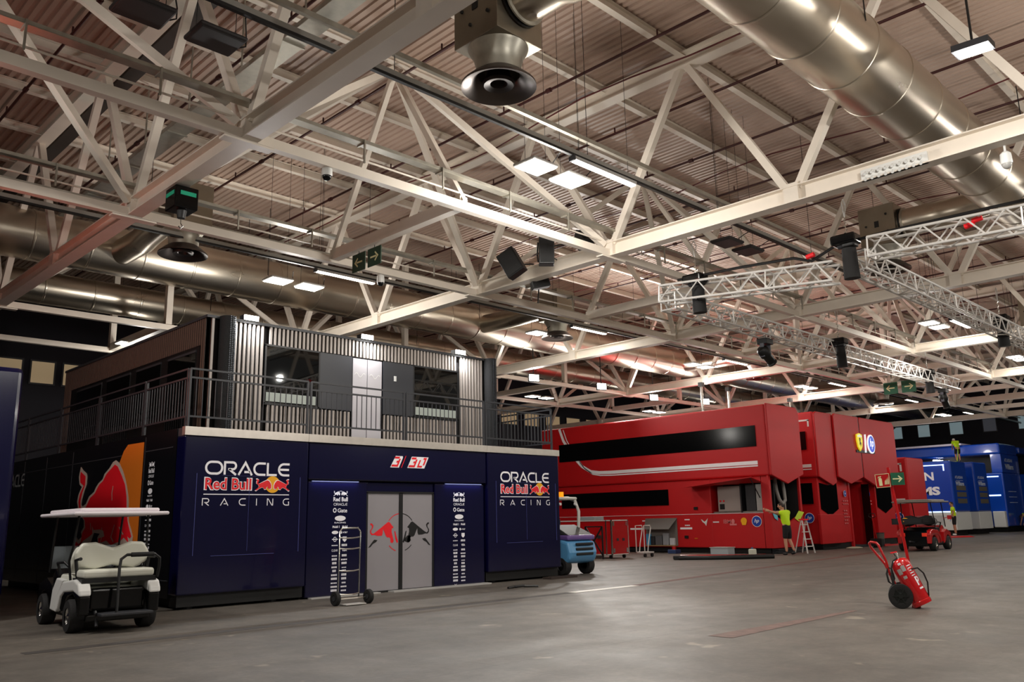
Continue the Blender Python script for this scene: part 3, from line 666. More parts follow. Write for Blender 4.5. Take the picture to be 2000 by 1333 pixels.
for x0, x1 in ((11.53, 11.94), (11.96, 12.38)):
    L_ = MB().box(x0, CY0-.0, CZ0+.03, x1, CY0+.04, 5.40).build('terrace_door', mat('terrace_frost', (196,192,196), .4), pav)
    pts = [(x0+.05+(x1-x0-.1)*t, 5.0+.05*math.sin(t*9)) for t in [i/10 for i in range(11)]]
    b = MB(); stroke(b, pts, .015, (0, CY0-.003, 0), UX, UZ); b.build('etched_emblem', WHT, L_)
b = MB(); b.box(12.75, CY0-.02, 4.95, 12.82, CY0-.01, 5.08); b.build('door_sign', WHT, pav)
for x in (8.26, 16.0):
    MB().cyl((x, CY0-.08, CZ0), (x, CY0-.08, CZ1+.02), .17, n=20).build('column', mat('column_black', (20,20,21), .85, bump=.6, scale=40), pav, smooth=True)
    b = MB()
    for k in range(64):
        for j in range(3): b.box(x-.03+j*.055, CY0-.262+j*.01, CZ0+.05+k*.04, x-.005+j*.055, CY0-.245+j*.01, CZ0+.07+k*.04)
    b.build('column_perforation', mat('perf_grey', (70,74,80), .4, .5), pav)
for i, x in enumerate((8.81, 11.9, 14.94)):
    t = thing('roof_floodlight', ('small blazing lamp on the pavilion roof edge, left of three','small blazing lamp on the pavilion roof edge, middle of three','small blazing lamp on the pavilion roof edge, right of three')[i], 'floodlight', (x, CY0, CZ1), 'lamps on the pavilion roof edge')
    MB().box(x-.03, CY0+.02, CZ1-.02, x+.03, CY0+.12, CZ1+.04).build('foot', DKGREY, t)
    MB().box(x-.17, CY0-.05, CZ1+.03, x+.17, CY0+.15, CZ1+.15).build('housing', DKGREY, t)
    MB().box(x-.17, CY0-.065, CZ1+.035, x+.17, CY0-.05, CZ1+.14).build('lamp_glass', GLOWBIG, t)
    lamp('flood_beam', 'AREA', (x, CY0-.1, CZ1+.06), 70, (.97,.98,1), .3, .06, t, (x, CY0-6, CZ1-6))
# railings
def rail_run(p, q, sect, ztop=4.42, zb=3.31):
    p, q = Vector(p), Vector(q); d = (q-p).normalized(); L = (q-p).length; a = 0
    for w_ in sect:
        s0, s1 = p+d*a, p+d*min(a+w_-.08, L); b = MB(); z = lambda v, h: Vector((v.x, v.y, h))
        for h in (ztop, ztop-.17, zb+.2): b.bar(z(s0, h), z(s1, h), .035)
        b.bar(z(s0, zb), z(s0, ztop), .04); b.bar(z(s1, zb), z(s1, ztop), .04)
        b.build('railing_frame', RAILM, pav)
        b = MB(); n = int((s1-s0).length/.125)
        for i in range(1, n): c = s0+(s1-s0)*i/n; b.bar(z(c, zb+.2), z(c, ztop-.17), .014)
        b.build('baluster', RAILM, pav)['kind'] = 'stuff'
        a += w_
rail_run((6.9, FY+.06, 0), (17.1, FY+.06, 0), (2.62, 2.52, 2.5, 2.5))
rail_run((6.9, FY+.15, 0), (6.9, 26.8, 0), (2.0, 2.6, 2.6, 2.6, 1.6)); rail_run((17.05, FY+.15, 0), (17.05, 26.8, 0), (2.6, 2.6, 2.6, 2.6))
# ------------------------------------------------------------------ navy truck at the left edge
t = thing('added_red_lamp', 'small added red lamp on the left navy trailer, tinting the roof beam', 'beacon', (3.6, 19, 4.25))  # added lamp, its red glow tints the white truss above
MB().cyl((3.6,19,4.25),(3.6,19,4.4),.09,.07,n=16).build('lens', mat('added_lamp_red', (255,50,40), .3, emit=4), t); MB().cyl((3.6,19,4.24),(3.6,19,4.27),.12,n=16).build('base', BLACK, t)
lamp('added_red_light', 'POINT', (3.6, 19, 4.55), 110, (1,.25,.16), .08, None, t)
t = thing('trailer', 'dark navy trailer cut off by the left edge of the view', 'trailer', (4.3, 16.4, 0))
MB().box(1.6, 16.4, .35, 4.3, 27, 4.25).build('body', NAVY, t, bevel=.09)
MB().box(1.8, 16.6, .05, 4.2, 26.8, .35).build('skirt', SKIRT, t)
MB().box(4.295, 17.0, .6, 4.31, 26, .64).build('side_seam', DKGREY, t); MB().box(3.3, 16.385, 1.95, 3.36, 16.4, 2.0).build('marker_light', mat('marker_red', (255,40,30), .4, emit=3), t)
# ------------------------------------------------------------------ floor markings
b = MB().box(13.6, 11.93, .002, 15.75, 12.17, .006); tag(b.build('floor_tape', mat('tape_white', (216,212,204), .6, var=.1, scale=9)), 'worn short white tape line on the concrete in front of the pavilion', 'floor marking')
b = MB().add([(3.4,11.78,.003),(13.55,11.93,.003),(13.55,12.18,.003),(3.4,12.0,.003)], [(0,1,2,3)]); tag(b.build('floor_tape', mat('tape_dark', (64,59,55), .7, var=.25, scale=5)), 'long dark dirty tape line left of the white tape on the concrete', 'floor marking')
b = MB().add([(15.8,11.98,.003),(35,14.3,.003),(35,14.6,.003),(15.8,12.2,.003)], [(0,1,2,3)]); tag(b.build('floor_tape', mat('tape_red', (96,60,52), .7, var=.25, scale=6)), 'long faded red tape line running towards the red trucks', 'floor marking')
b = MB().add([(9.6,5.9,.003),(13.4,6.0,.003),(13.4,6.1,.003),(9.6,6.25,.003)], [(0,1,2,3)]); tag(b.build('floor_stain', mat('stain_red', (108,84,76), .7, var=.25, scale=7)), 'faint reddish smear on the open concrete floor left of the fire extinguisher', 'floor marking')
# ------------------------------------------------------------------ red trucks
def hexwin(x0, x1, zt, zb, zc, y, m, parent, notch=0, name='window', th=.02):
    xm = (x0+x1)/2
    b = MB(); b.prism([(x0,zb),(xm,zc),(x1,zb),(x1,zt)]+([(xm,zt-notch)] if notch else [])+[(x0,zt)], (0,y,0), UX, UZ, (0,-th,0)); return b.build(name, m, parent)
def rbody(t, x0, x1, y0, y1, z0, z1, name, m=REDT, bv=.08): return MB().box(x0, y0, z0, x1, y1, z1).build(name, m, t, bevel=bv)
ta = thing('race_truck', 'long red two storey truck with white curved stripe, nearest of the red units', 'truck', (31.5, 17.15, 0), 'red paddock units')
up = rbody(ta, 31.5, 34.2, 17.15, 29.6, 3.05, 5.95, 'upper_body'); lo = rbody(ta, 31.6, 34.15, 19.99, 29.6, .22, 3.05, 'lower_body', bv=.04)
FA = 17.23
for (y0, y1, z0, z1) in ((17.6, 20.0, .22, 1.62), (17.6, 20.0, 2.8, 3.05), (FA, 17.62, .22, 3.05)): MB().box(31.6, y0, z0, 31.68, y1, z1).build('side_panel', REDT, ta)
MB().box(31.7, 17.4, 5.94, 34.0, 29.4, 5.965).build('bounce_cover', mat('bounce_cover_dark', (92,60,58), .7), up)  # unseen cover added to mute red bounce light on the ceiling
MB().box(31.48, 17.62, 4.26, 31.53, 28.4, 5.11).build('upper_window_band', BLACKG, up); MB().box(31.57, 22.12, 2.02, 31.62, 28.4, 2.7).build('lower_window_band', BLACKG, lo)
b = MB(); stroke(b, [(28.35,5.9),(28.1,5.3),(27.5,4.5),(26.95,3.98),(26.4,3.70),(25.9,3.63),(25.2,3.61),(17.62,3.60)], .15, (31.49,0,0), (0,1,0), UZ); b.build('side_stripe', DECALW, up)
b = MB(); stroke(b, [(28.1,5.85),(27.88,5.3),(27.3,4.45),(26.8,3.88),(26.3,3.58),(25.85,3.50),(25.2,3.475),(17.62,3.47)], .05, (31.49,0,0), (0,1,0), UZ); b.build('side_stripe', DECALW, up)
b = MB()
for q in ((21.0, 21.6, .98, 1.06), (23.6, 24.3, .98, 1.06)): b.box(31.59, q[0], q[2], 31.6, q[1], q[3])
b.box(31.585, 16.2+1.4, 1.60, 31.6, 29, 1.615); b.build('lower_stripe', DECALW, lo)
MB().box(31.8, 17.5, .02, 34, 29.4, .22).build('chassis_skirt', SKIRT, ta)
for i in range(3): MB().box(31.62-.1*(i % 2), 22.2-i*.0, .03+i*.06, 31.8, 25.5, .055+i*.06).build('step_tread', DKGREY, ta)
for i in range(3): MB().box(31.7, 17.16-.02*i, .03+i*.06, 34.1, 17.4, .06+i*.06).build('step_tread', DKGREY, ta)
MB().prism([(31.5,3.08),(32.8,2.74),(34.2,3.15),(34.2,5.75),(34.0,5.97),(31.5,5.97)], (0,17.15,0), UX, UZ, (0,-.1,0)).build('front_shield_panel', REDT, up, bevel=.03)
# open front hatch
b = MB(); b.prism([(31.5,.22),(34.15,.22),(34.15,3.06),(34.02,3.06),(33.98,1.55),(32.75,1.13),(31.66,1.55),(31.62,3.06),(31.5,3.06)], (0,FA-.02,0), UX, UZ, (0,.08,0)); b.build('front_panel', REDT, ta)
b = MB(); b.box(31.7, 18.6, .9, 34.1, 18.66, 3.0); b.box(34.04, 17.3, .9, 34.1, 18.6, 3.0); b.box(31.7,17.3,.95,34.1,18.6,1.0); b.build('engine_bay_lining', mat('bay_dark', (30,30,32), .5), ta)
MB().cyl((31.95,17.75,2.4),(32.05,17.6,2.4), .42, n=28).build('cooling_fan', mat('fan_grey', (110,104,98), .4, .6), ta); MB().cyl((32.0,17.62,2.4),(32.06,17.55,2.4), .1, n=16).build('fan_hub', WHT, ta)
MB().tube([(32.9,17.7,3.0),(32.88,17.65,2.5),(32.95,17.6,2.15),(33.2,17.6,1.95),(33.5,17.62,2.1),(33.62,17.7,2.5),(33.6,17.75,3.0)], .075, 12).build('air_hose', mat('hose_grey', (150,146,140), .5, bump=.5, scale=30), ta, smooth=True)
for (x, r, z0, z1) in ((32.5,.05,1.2,1.9),(33.35,.04,1.2,2.1),(33.8,.05,1.2,2.9),(32.2,.04,1.1,1.7)): MB().cyl((x,17.8,z0),(x,17.8,z1), r, n=10).build('bay_pipe', GALV, ta)
MB().prism([(33.35,1.36),(33.75,1.66),(34.2,1.60),(33.7,1.22)], (0,FA-.04,0), UX, UZ, (0,-.01,0)).build('lime_decal', mat('lime_decal', (200,226,60), .5), ta)
MB().prism([(31.55,1.60),(31.95,1.48),(31.95,1.28),(31.7,1.38)], (0,FA-.04,0), UX, UZ, (0,-.01,0)).build('cyan_decal', mat('cyan_decal', (110,200,220), .5), ta)
# service window with raised flap
MB().box(31.75, 17.62, 1.64, 32.9, 19.98, 1.68).build('bay_floor', GALV, ta); MB().box(32.6, 17.62, 1.64, 32.66, 19.98, 2.8).build('bay_back', mat('bay_dark', (30,30,32)), ta)
MB().box(31.85, 18.75, 1.70, 32.5, 19.8, 2.72).build('control_cabinet', mat('cabinet_grey', (168,156,150), .5), ta)
b = MB(); b.box(31.83,19.5,1.78,31.85,19.72,2.0); b.build('cabinet_vent', BLACK, ta)
for yy in (19.52, 19.68): MB().cyl((31.85,yy,2.12),(31.82,yy,2.12), .04, n=10).build('red_knob', DECALR, ta)
MB().box(31.8, 18.02, 1.70, 32.4, 18.45, 2.75).build('radiator_grille', mat('rad_dark', (62,62,64), .5, .4), ta); MB().box(31.8, 17.66, 1.70, 32.4, 17.98, 2.75).build('inner_panel', LIGHTGREY, ta)
MB().add([(31.6,20.9,2.78),(31.6,17.62,2.85),(30.9,17.62,3.02),(30.9,20.9,2.74),(31.6,20.9,2.75),(31.6,17.62,2.82),(30.9,17.62,2.99),(30.9,20.9,2.71)],[(0,1,2,3),(7,6,5,4),(0,4,5,1),(1,5,6,2),(2,6,7,3),(3,7,4,0)]).build('raised_flap', REDT, ta)
MB().bar((31.6,17.7,2.2),(30.95,17.7,2.95),.03).build('gas_strut', BLACK, ta)
# lower locker with kit
L_ = MB().box(31.56, 21.75, .30, 31.605, 23.4, 1.46).build('locker_opening', mat('locker_grey', (116,110,104), .6), ta)
MB().add([(31.58,21.72,1.47),(31.58,23.42,1.47),(31.15,23.2,1.0),(31.15,21.9,1.0)],[(0,1,2,3)]).build('locker_flap', mat('flap_grey', (98,94,90), .6), ta)
for (y0,y1,z1,c) in ((21.85,22.1,.62,(206,206,210)),(22.15,22.45,.82,(150,152,156)),(22.5,22.85,.72,(92,92,96)),(22.9,23.1,.7,(40,40,44)),(23.12,23.35,.8,(70,150,196))): MB().box(31.45, y0, .32, 31.56, y1, z1).build('locker_bin', mat('bin_%d_%d' % (c[0], c[2]), c, .5), L_, bevel=.02)
MB().box(31.44, 21.8, .28, 31.6, 23.38, .32).build('locker_shelf', mat('wood_shelf', (160,130,90), .6), L_)
# decals on the side
y_ = 31.588
def hp(parent, o, u, r, m=mat('hp_blue', (36,70,170), .4)):
    o = Vector(o); u = Vector(u); n = u.cross(Vector(UZ))
    b = MB(); b.prism(circ(0,0,r*1.1), o, u, UZ, n*.006); b.build('badge_rim', DECALW, parent)
    b = MB(); b.prism(circ(0,0,r), o+n*.006, u, UZ, n*.006); b.build('badge_disc', m, parent)
    b = MB(); text(b, 'hp', o+n*.016-u*r*.55-Vector((0,0,r*.45)), u, UZ, r*1.1, r*.95, .01, .35); b.build('badge_letters', DECALW, parent)
hp(lo, (31.59, 17.92, 1.27), (0,-1,0), .2) if False else hp(ta, (31.59, 17.92, 1.27), (0,-1,0), .2)
b = MB(); b.prism([(-.12,.1),(-.02,.02),(.06,.06),(.16,.16),(.1,-.02),(.06,-.16),(.0,-.06),(-.1,.0),(-.18,.12)], (y_,20.35,1.27), (0,-1,0), UZ, (-.004,0,0)); b.build('leaping_cat_emblem', WHT, ta)
b = MB(); text(b, 'IBM', (y_,19.45,1.2), (0,-1,0), UZ, .34, .16, .01); b.build('lettering', mat('pale_red', (216,120,120), .5), ta)
b = MB(); b.prism(circ(0,.04,.08,.1,12), (y_,19.0,1.24), (0,-1,0), UZ, (-.004,0,0)); b.prism([(-.16,-.12),(.16,-.12),(.16,-.05),(-.16,-.05)], (y_,19.0,1.24), (0,-1,0), UZ, (-.004,0,0)); b.build('small_emblem', mat('pale_red', (216,120,120)), ta)
b = MB(); b.prism(circ(0,.02,.14,.14,14)[:8]+[(-.08,-.14),(.08,-.14)], (y_,18.5,1.27), (0,-1,0), UZ, (-.004,0,0)); b.build('shell_emblem', DECALY, ta)
b = MB()
for yy, zz, ww in ((19.95,1.24,.3),(21.35,1.36,.26),(21.35,1.12,.26),(23.6,1.34,.3)):
    for i in range(5): b.box(31.584, yy-i*ww/5, zz, 31.59, yy-i*ww/5-ww*.15, zz+.05)
b.build('sponsor_marks', DECALW, ta)
for yy, zz in ((20.75,1.85),(21.3,.66)): MB().box(31.56,yy-.09,zz-.06,31.6,yy+.09,zz+.06).build('latch', BLACK, ta)
MB().box(31.575,20.75,.58,31.6,20.9,.62).build('side_marker', ORNG, ta)
# middle unit
tb = thing('race_unit', 'red two storey unit with hexagonal lower window behind the step ladder', 'truck', (35.7, 17.15, 0), 'red paddock units')
ub = rbody(tb, 35.7, 38.6, 17.15, 29, 3.08, 5.96, 'upper_body'); lb = rbody(tb, 35.8, 38.75, 17.25, 29, .25, 3.08, 'lower_body', bv=.03)
MB().prism([(35.7,3.1),(36.95,2.74),(37.35,2.88),(37.35,5.96),(35.9,5.96),(35.7,5.85)], (0,17.15,0), UX, UZ, (0,-.08,0)).build('front_shield_panel', REDT, ub, bevel=.02)
hexwin(35.92, 37.6, 2.85, 1.72, 1.42, 17.25, BLACKG, lb, .1)
MB().box(35.77, 17.5, 1.95, 35.81, 18.3, 2.85).build('side_window', BLACKG, lb); MB().box(35.67, 17.55, 4.3, 35.71, 18.2, 5.1).build('side_window', BLACKG, ub)
b = MB(); b.box(35.69,17.35,5.55,35.7,17.9,5.62); b.box(35.69,17.35,5.3,35.7,17.42,5.6); b.box(35.69,17.4,3.52,35.7,17.9,3.66); b.box(35.69,17.4,3.42,35.7,17.9,3.46); b.build('corner_mark', WHT, ub)
hp(tb, (35.79, 17.75, 1.35), (0,-1,0), .2); MB().box(35.9,17.3,.02,38.7,28.8,.25).build('chassis_skirt', SKIRT, tb)
MB().box(35.55,17.12,.25,37.8,17.25,1.5).build('lower_step_box', REDT, tb, bevel=.02)
# right unit
tcn = thing('race_unit', 'red two storey unit right of the dark doorway, beside the red golf cart', 'truck', (41.4, 17.15, 0), 'red paddock units')
uc = rbody(tcn, 40.3, 44.2, 17.2, 29, 3.08, 5.96, 'upper_body'); lc = rbody(tcn, 41.75, 43.95, 17.25, 29, .3, 3.08, 'lower_body', bv=.03)
MB().box(40.45, 17.3, .05, 41.2, 18.5, 3.08).build('door_jamb', REDT, tcn); MB().box(41.2, 17.5, .05, 41.75, 18.5, 3.08).build('recess_panel', REDT, tcn)
hexwin(41.85, 43.6, 2.9, 1.8, 1.5, 17.25, BLACKG, lc, .12); MB().box(41.9,17.3,.02,43.9,28.8,.3).build('chassis_skirt', SKIRT, tcn)
MB().prism([(40.09,3.14),(41.39,2.76),(42.2,2.92),(42.9,2.80),(44.2,3.0),(44.2,5.8),(44.0,5.98),(40.2,5.98),(40.09,5.86)], (0,17.1,0), UX, UZ, (0,-.12,0)).build('front_shield_panel', REDT, uc, bevel=.02)
# entrance bridge between the units
te = thing('entrance_canopy', 'tall red canopy panel with the glowing shield and round badge above the dark doorway', 'canopy', (37.4, 17.1, 2.8), None)
MB().prism([(37.38,3.13),(38.62,2.83),(39.98,3.16),(39.98,5.98),(37.55,5.98),(37.38,5.85)], (0,17.08,0), UX, UZ, (0,-.1,0)).build('canopy_panel', REDT, te, bevel=.02)
MB().box(38.65, 17.2, 2.95, 40.3, 19, 5.9).build('canopy_body', REDT, te)
sy = 16.95
MB().box(39.45, sy, 4.3, 41.5, sy+.05, 4.42).build('sign_bracket', BLACK, te)
sh_ = [(0,.78),(.28,.84),(.56,.78),(.58,.5),(.5,.2),(.28,0),(.06,.2),(-.02,.5)]
MB().prism(sh_, (39.5,sy,4.36), UX, UZ, (0,-.06,0)).build('shield_sign', mat('sign_yellow', (244,226,40), .4, emit=.45), te)
MB().box(40.0,17.0,3.2,40.07,17.12,5.95).build('panel_gap', BLACK, te)
b = MB(); b.prism([(.05,.72),(.28,.78),(.51,.72),(.52,.66),(.04,.66)], (39.5,sy-.065,4.36), UX, UZ, (0,-.004,0)); b.build('shield_band', mat('sign_band', (230,240,230), .5, emit=.5), te)
b = MB(); b.prism([(.2,.6),(.3,.64),(.36,.56),(.32,.45),(.40,.38),(.32,.2),(.28,.34),(.2,.28),(.24,.42)], (39.5,sy-.065,4.36), UX, UZ, (0,-.004,0)); b.build('prancing_mark', BLACK, te)
MB().prism([(0,0),(.06,0),(.16,.86),(.1,.86)], (40.35,sy,4.32), UX, UZ, (0,-.06,0)).build('slash_sign', mat('sign_white', (245,250,255), .4, emit=.7), te)
MB().prism(circ(.38,.43,.40,.45), (40.7,sy,4.32), UX, UZ, (0,-.05,0)).build('oval_rim', mat('sign_white', (245,250,255)), te)
MB().prism(circ(.38,.43,.34,.39), (40.7,sy-.055,4.32), UX, UZ, (0,-.006,0)).build('oval_sign', mat('sign_blue', (40,80,210), .4, emit=.5), te)
b = MB(); text(b, 'hp', (40.85,sy-.066,4.5), UX, UZ, .46, .52, .02, .3); b.build('oval_letters', mat('sign_white', (245,250,255)), te)
for ox in (38.0, 40.55):
    b = MB()
    for j, n_ in enumerate((3,3,2,2,3,2,2)):
        for i in range(n_): b.box(ox+.08+i*.2, 17.215, 2.05-j*.14-(.15 if j > 1 else 0), ox+.2+i*.2, 17.22, 2.1-j*.14-(.15 if j > 1 else 0))
    b.build('sponsor_marks', mat('pale_red', (216,120,120)), te); hp(te, (ox+.3, 17.2, 2.4), UX, .13)
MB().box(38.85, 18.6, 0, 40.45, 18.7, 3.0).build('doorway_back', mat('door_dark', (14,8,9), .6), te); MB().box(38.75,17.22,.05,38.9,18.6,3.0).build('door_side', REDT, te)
MB().box(40.2, 16.9, .12, 40.25, 17.25, 2.85).build('open_glass_door', GLASSD, te); MB().box(38.9,17.2,0,40.4,18.6,.1).build('door_sill', DKGREY, te)
for i, x in enumerate((34.6, 37.0, 43.3)):
    t = thing('light_mast', 'thin steel mast rising behind the red units, %s from the left' % ORD[i], 'mast', (x, 22, 0), 'masts behind the red units')
    MB().cyl((x, 22, 0), (x, 22, 7.6), .06, n=10).build('pole', CHROME, t); MB().box(x-.12, 21.9, 7.55, x+.12, 22.1, 7.75).build('mast_head', BLACK, t)
td = thing('race_unit', 'smaller single storey red unit behind the red golf cart', 'truck', (45.5, 17.05, 0), 'red paddock units')
rd = rbody(td, 45.5, 47.9, 17.05, 27, .25, 4.32, 'body', bv=.1); MB().box(45.7,17.3,.02,47.8,26,.25).build('chassis_skirt', SKIRT, td)
b = MB(); b.box(45.485,17.3,3.95,45.5,17.9,4.02); b.box(45.485,17.3,3.6,45.5,17.4,4.0); b.box(45.485,17.3,2.06,45.5,18.2,2.22); b.box(45.485,17.3,1.96,45.5,18.2,2.0); b.build('corner_mark', WHT, rd)
hp(td, (45.49, 17.7, 1.3), (0,-1,0), .22)
# ------------------------------------------------------------------ blue trucks
def blue_truck(x0, x1, y0, y1, zt, label):
    t = thing('race_truck', label, 'truck', (x0, y0, 0), 'blue trucks')
    MB().box(x0, y0, 1.5, x1, y1, zt).build('upper_body', BLUET, t, bevel=.12); MB().box(x0, y0+.02, .35, x1, y1, 1.5).build('lower_body', WHT, t, bevel=.04)
    MB().box(x0+.2, y0+.3, .0, x1-.2, y1, .35).build('chassis_skirt', SKIRT, t)
    w_ = x1-x0; MB().box(x0+.2, y0+.3, zt-.01, x1-.2, y1-.2, zt+.015).build('bounce_cover', mat('bounce_cover_grey', (120,120,128), .7), t)  # unseen grey top added so less blue light bounces upward
    b = MB()
    for k in range(3): b.box(x0+w_*.22, y0-.015, 2.05+k*.42, x0+w_*.82, y0, 2.35+k*.42)
    b.build('vent_grille', mat('grille_brown', (92,86,74), .6), t)
    b = MB(); text(b, 'ATLASSIAN', (x0+w_*.2, y0-.006, zt-1.15), UX, UZ, w_*.5, .18, .02); text(b, 'Williams', (x0+w_*.2, y0-.006, zt-1.6), UX, UZ, w_*.55, .28, .04)
    b.box(x0+w_*.25, y0-.006, zt-1.28, x0+w_*.7, y0, zt-1.26); b.build('lettering', mat('pale_blue_white', (190,200,220), .5), t)
    return t
t1 = blue_truck(59.4, 62.3, 19.5, 28, 4.79, 'blue and white truck with white lettering, directly behind the standing worker')
b = MB(); text(b, 'ATLASSIAN', (59.39, 20.3+4.6, 3.55), (0,-1,0), UZ, 4.3, .55, .03); text(b, 'WILLIAMS', (59.39, 20.1+4.8, 2.6), (0,-1,0), UZ, 4.6, .55, .05); b.build('lettering', DECALW, t1)
b = MB(); b.box(59.37,19.9,4.5,59.4,24,4.56); b.box(59.37,19.9,4.15,59.4,19.97,4.56); b.box(59.37,19.5,1.5,59.4,26,1.56); b.build('light_strip', mat('strip_glow', (210,235,255), .4, emit=1.6), t1)
t2 = blue_truck(63.9, 66.6, 19.5, 28, 4.86, 'blue and white truck with vent grilles, second from the left in the blue row')
t3 = thing('race_truck', 'tall blue hospitality unit with a long dark upper opening behind the two blue trucks', 'truck', (70.2, 19.5, 0), 'blue trucks')
MB().box(70.2,19.5,.4,74.5,38,4.3).build('lower_body', BLUET, t3, bevel=.1); MB().box(70.2,19.5,5.65,74.5,38,6.48).build('roof_band', BLUET, t3, bevel=.15)
MB().box(70.25,19.5,4.3,74.5,20.2,5.65).build('front_pillar', BLUET, t3); MB().box(72.5,20.2,4.3,74.4,38,5.65).build('opening_back', BLACK, t3)
MB().box(69.9,22,6.48,74.2,38,6.62).build('white_canopy', mat('canopy_white', (214,206,222), .5), t3); MB().box(70.4,19.7,0,74.3,37,.4).build('chassis_skirt', SKIRT, t3)
b = MB(); text(b, 'ATLASSIAN', (71.0,19.49,5.1), UX, UZ, 1.9, .25, .02); text(b, 'Williams', (71.0,19.49,4.55), UX, UZ, 2.0, .4, .04)
for k in range(3): b.box(71.0,19.49,2.9-k*.4,72.9,19.5,2.94-k*.4)
b.build('lettering', mat('pale_blue_white', (190,200,220)), t3)
b = MB(); b.box(70.17,19.8,3.98,70.2,22.2,4.06); b.box(70.17,19.8,2.6,70.2,22.0,2.7); b.build('light_strip', mat('strip_glow', (210,235,255)), t3)
b = MB(); text(b, 'S', (70.19,21.8,3.3), (0,-1,0), UZ, .5, .45, .05); text(b, 'RACING', (70.19,22.0,3.0), (0,-1,0), UZ, .9, .16, .02); b.build('lettering', DECALW, t3)
MB().box(69.9,20.6,.5,70.2,21.9,1.5).build('open_wheel_flap', mat('flap_dark', (44,44,46), .6), t3); MB().box(69.8,20.4,.35,70.25,19.6,1.5).build('lower_panel', WHT, t3, bevel=.05)
for i in range(3): MB().cyl((70.4+i*.6,24,5.4),(70.4+i*.6,24.3,5.4),.12,n=12).build('ring_lamp', GLOW, t3)
t4 = thing('race_truck', 'blue unit with white railing cut off by the right edge of the view', 'truck', (76.2, 19.0, 0), 'blue trucks')
MB().box(75.6,19.0,.35,79.5,34,4.3).build('lower_body', BLUET, t4, bevel=.1); MB().box(75.6,19.6,5.9,79.5,34,6.4).build('roof_band', BLUET, t4, bevel=.1); MB().box(77,21,4.3,79.4,34,5.9).build('opening_back', BLACK, t4)
for i in range(5): MB().box(75.8+i*.7,19.0,4.3,75.86+i*.7,19.05,5.3).build('railing_post', WHT, t4)
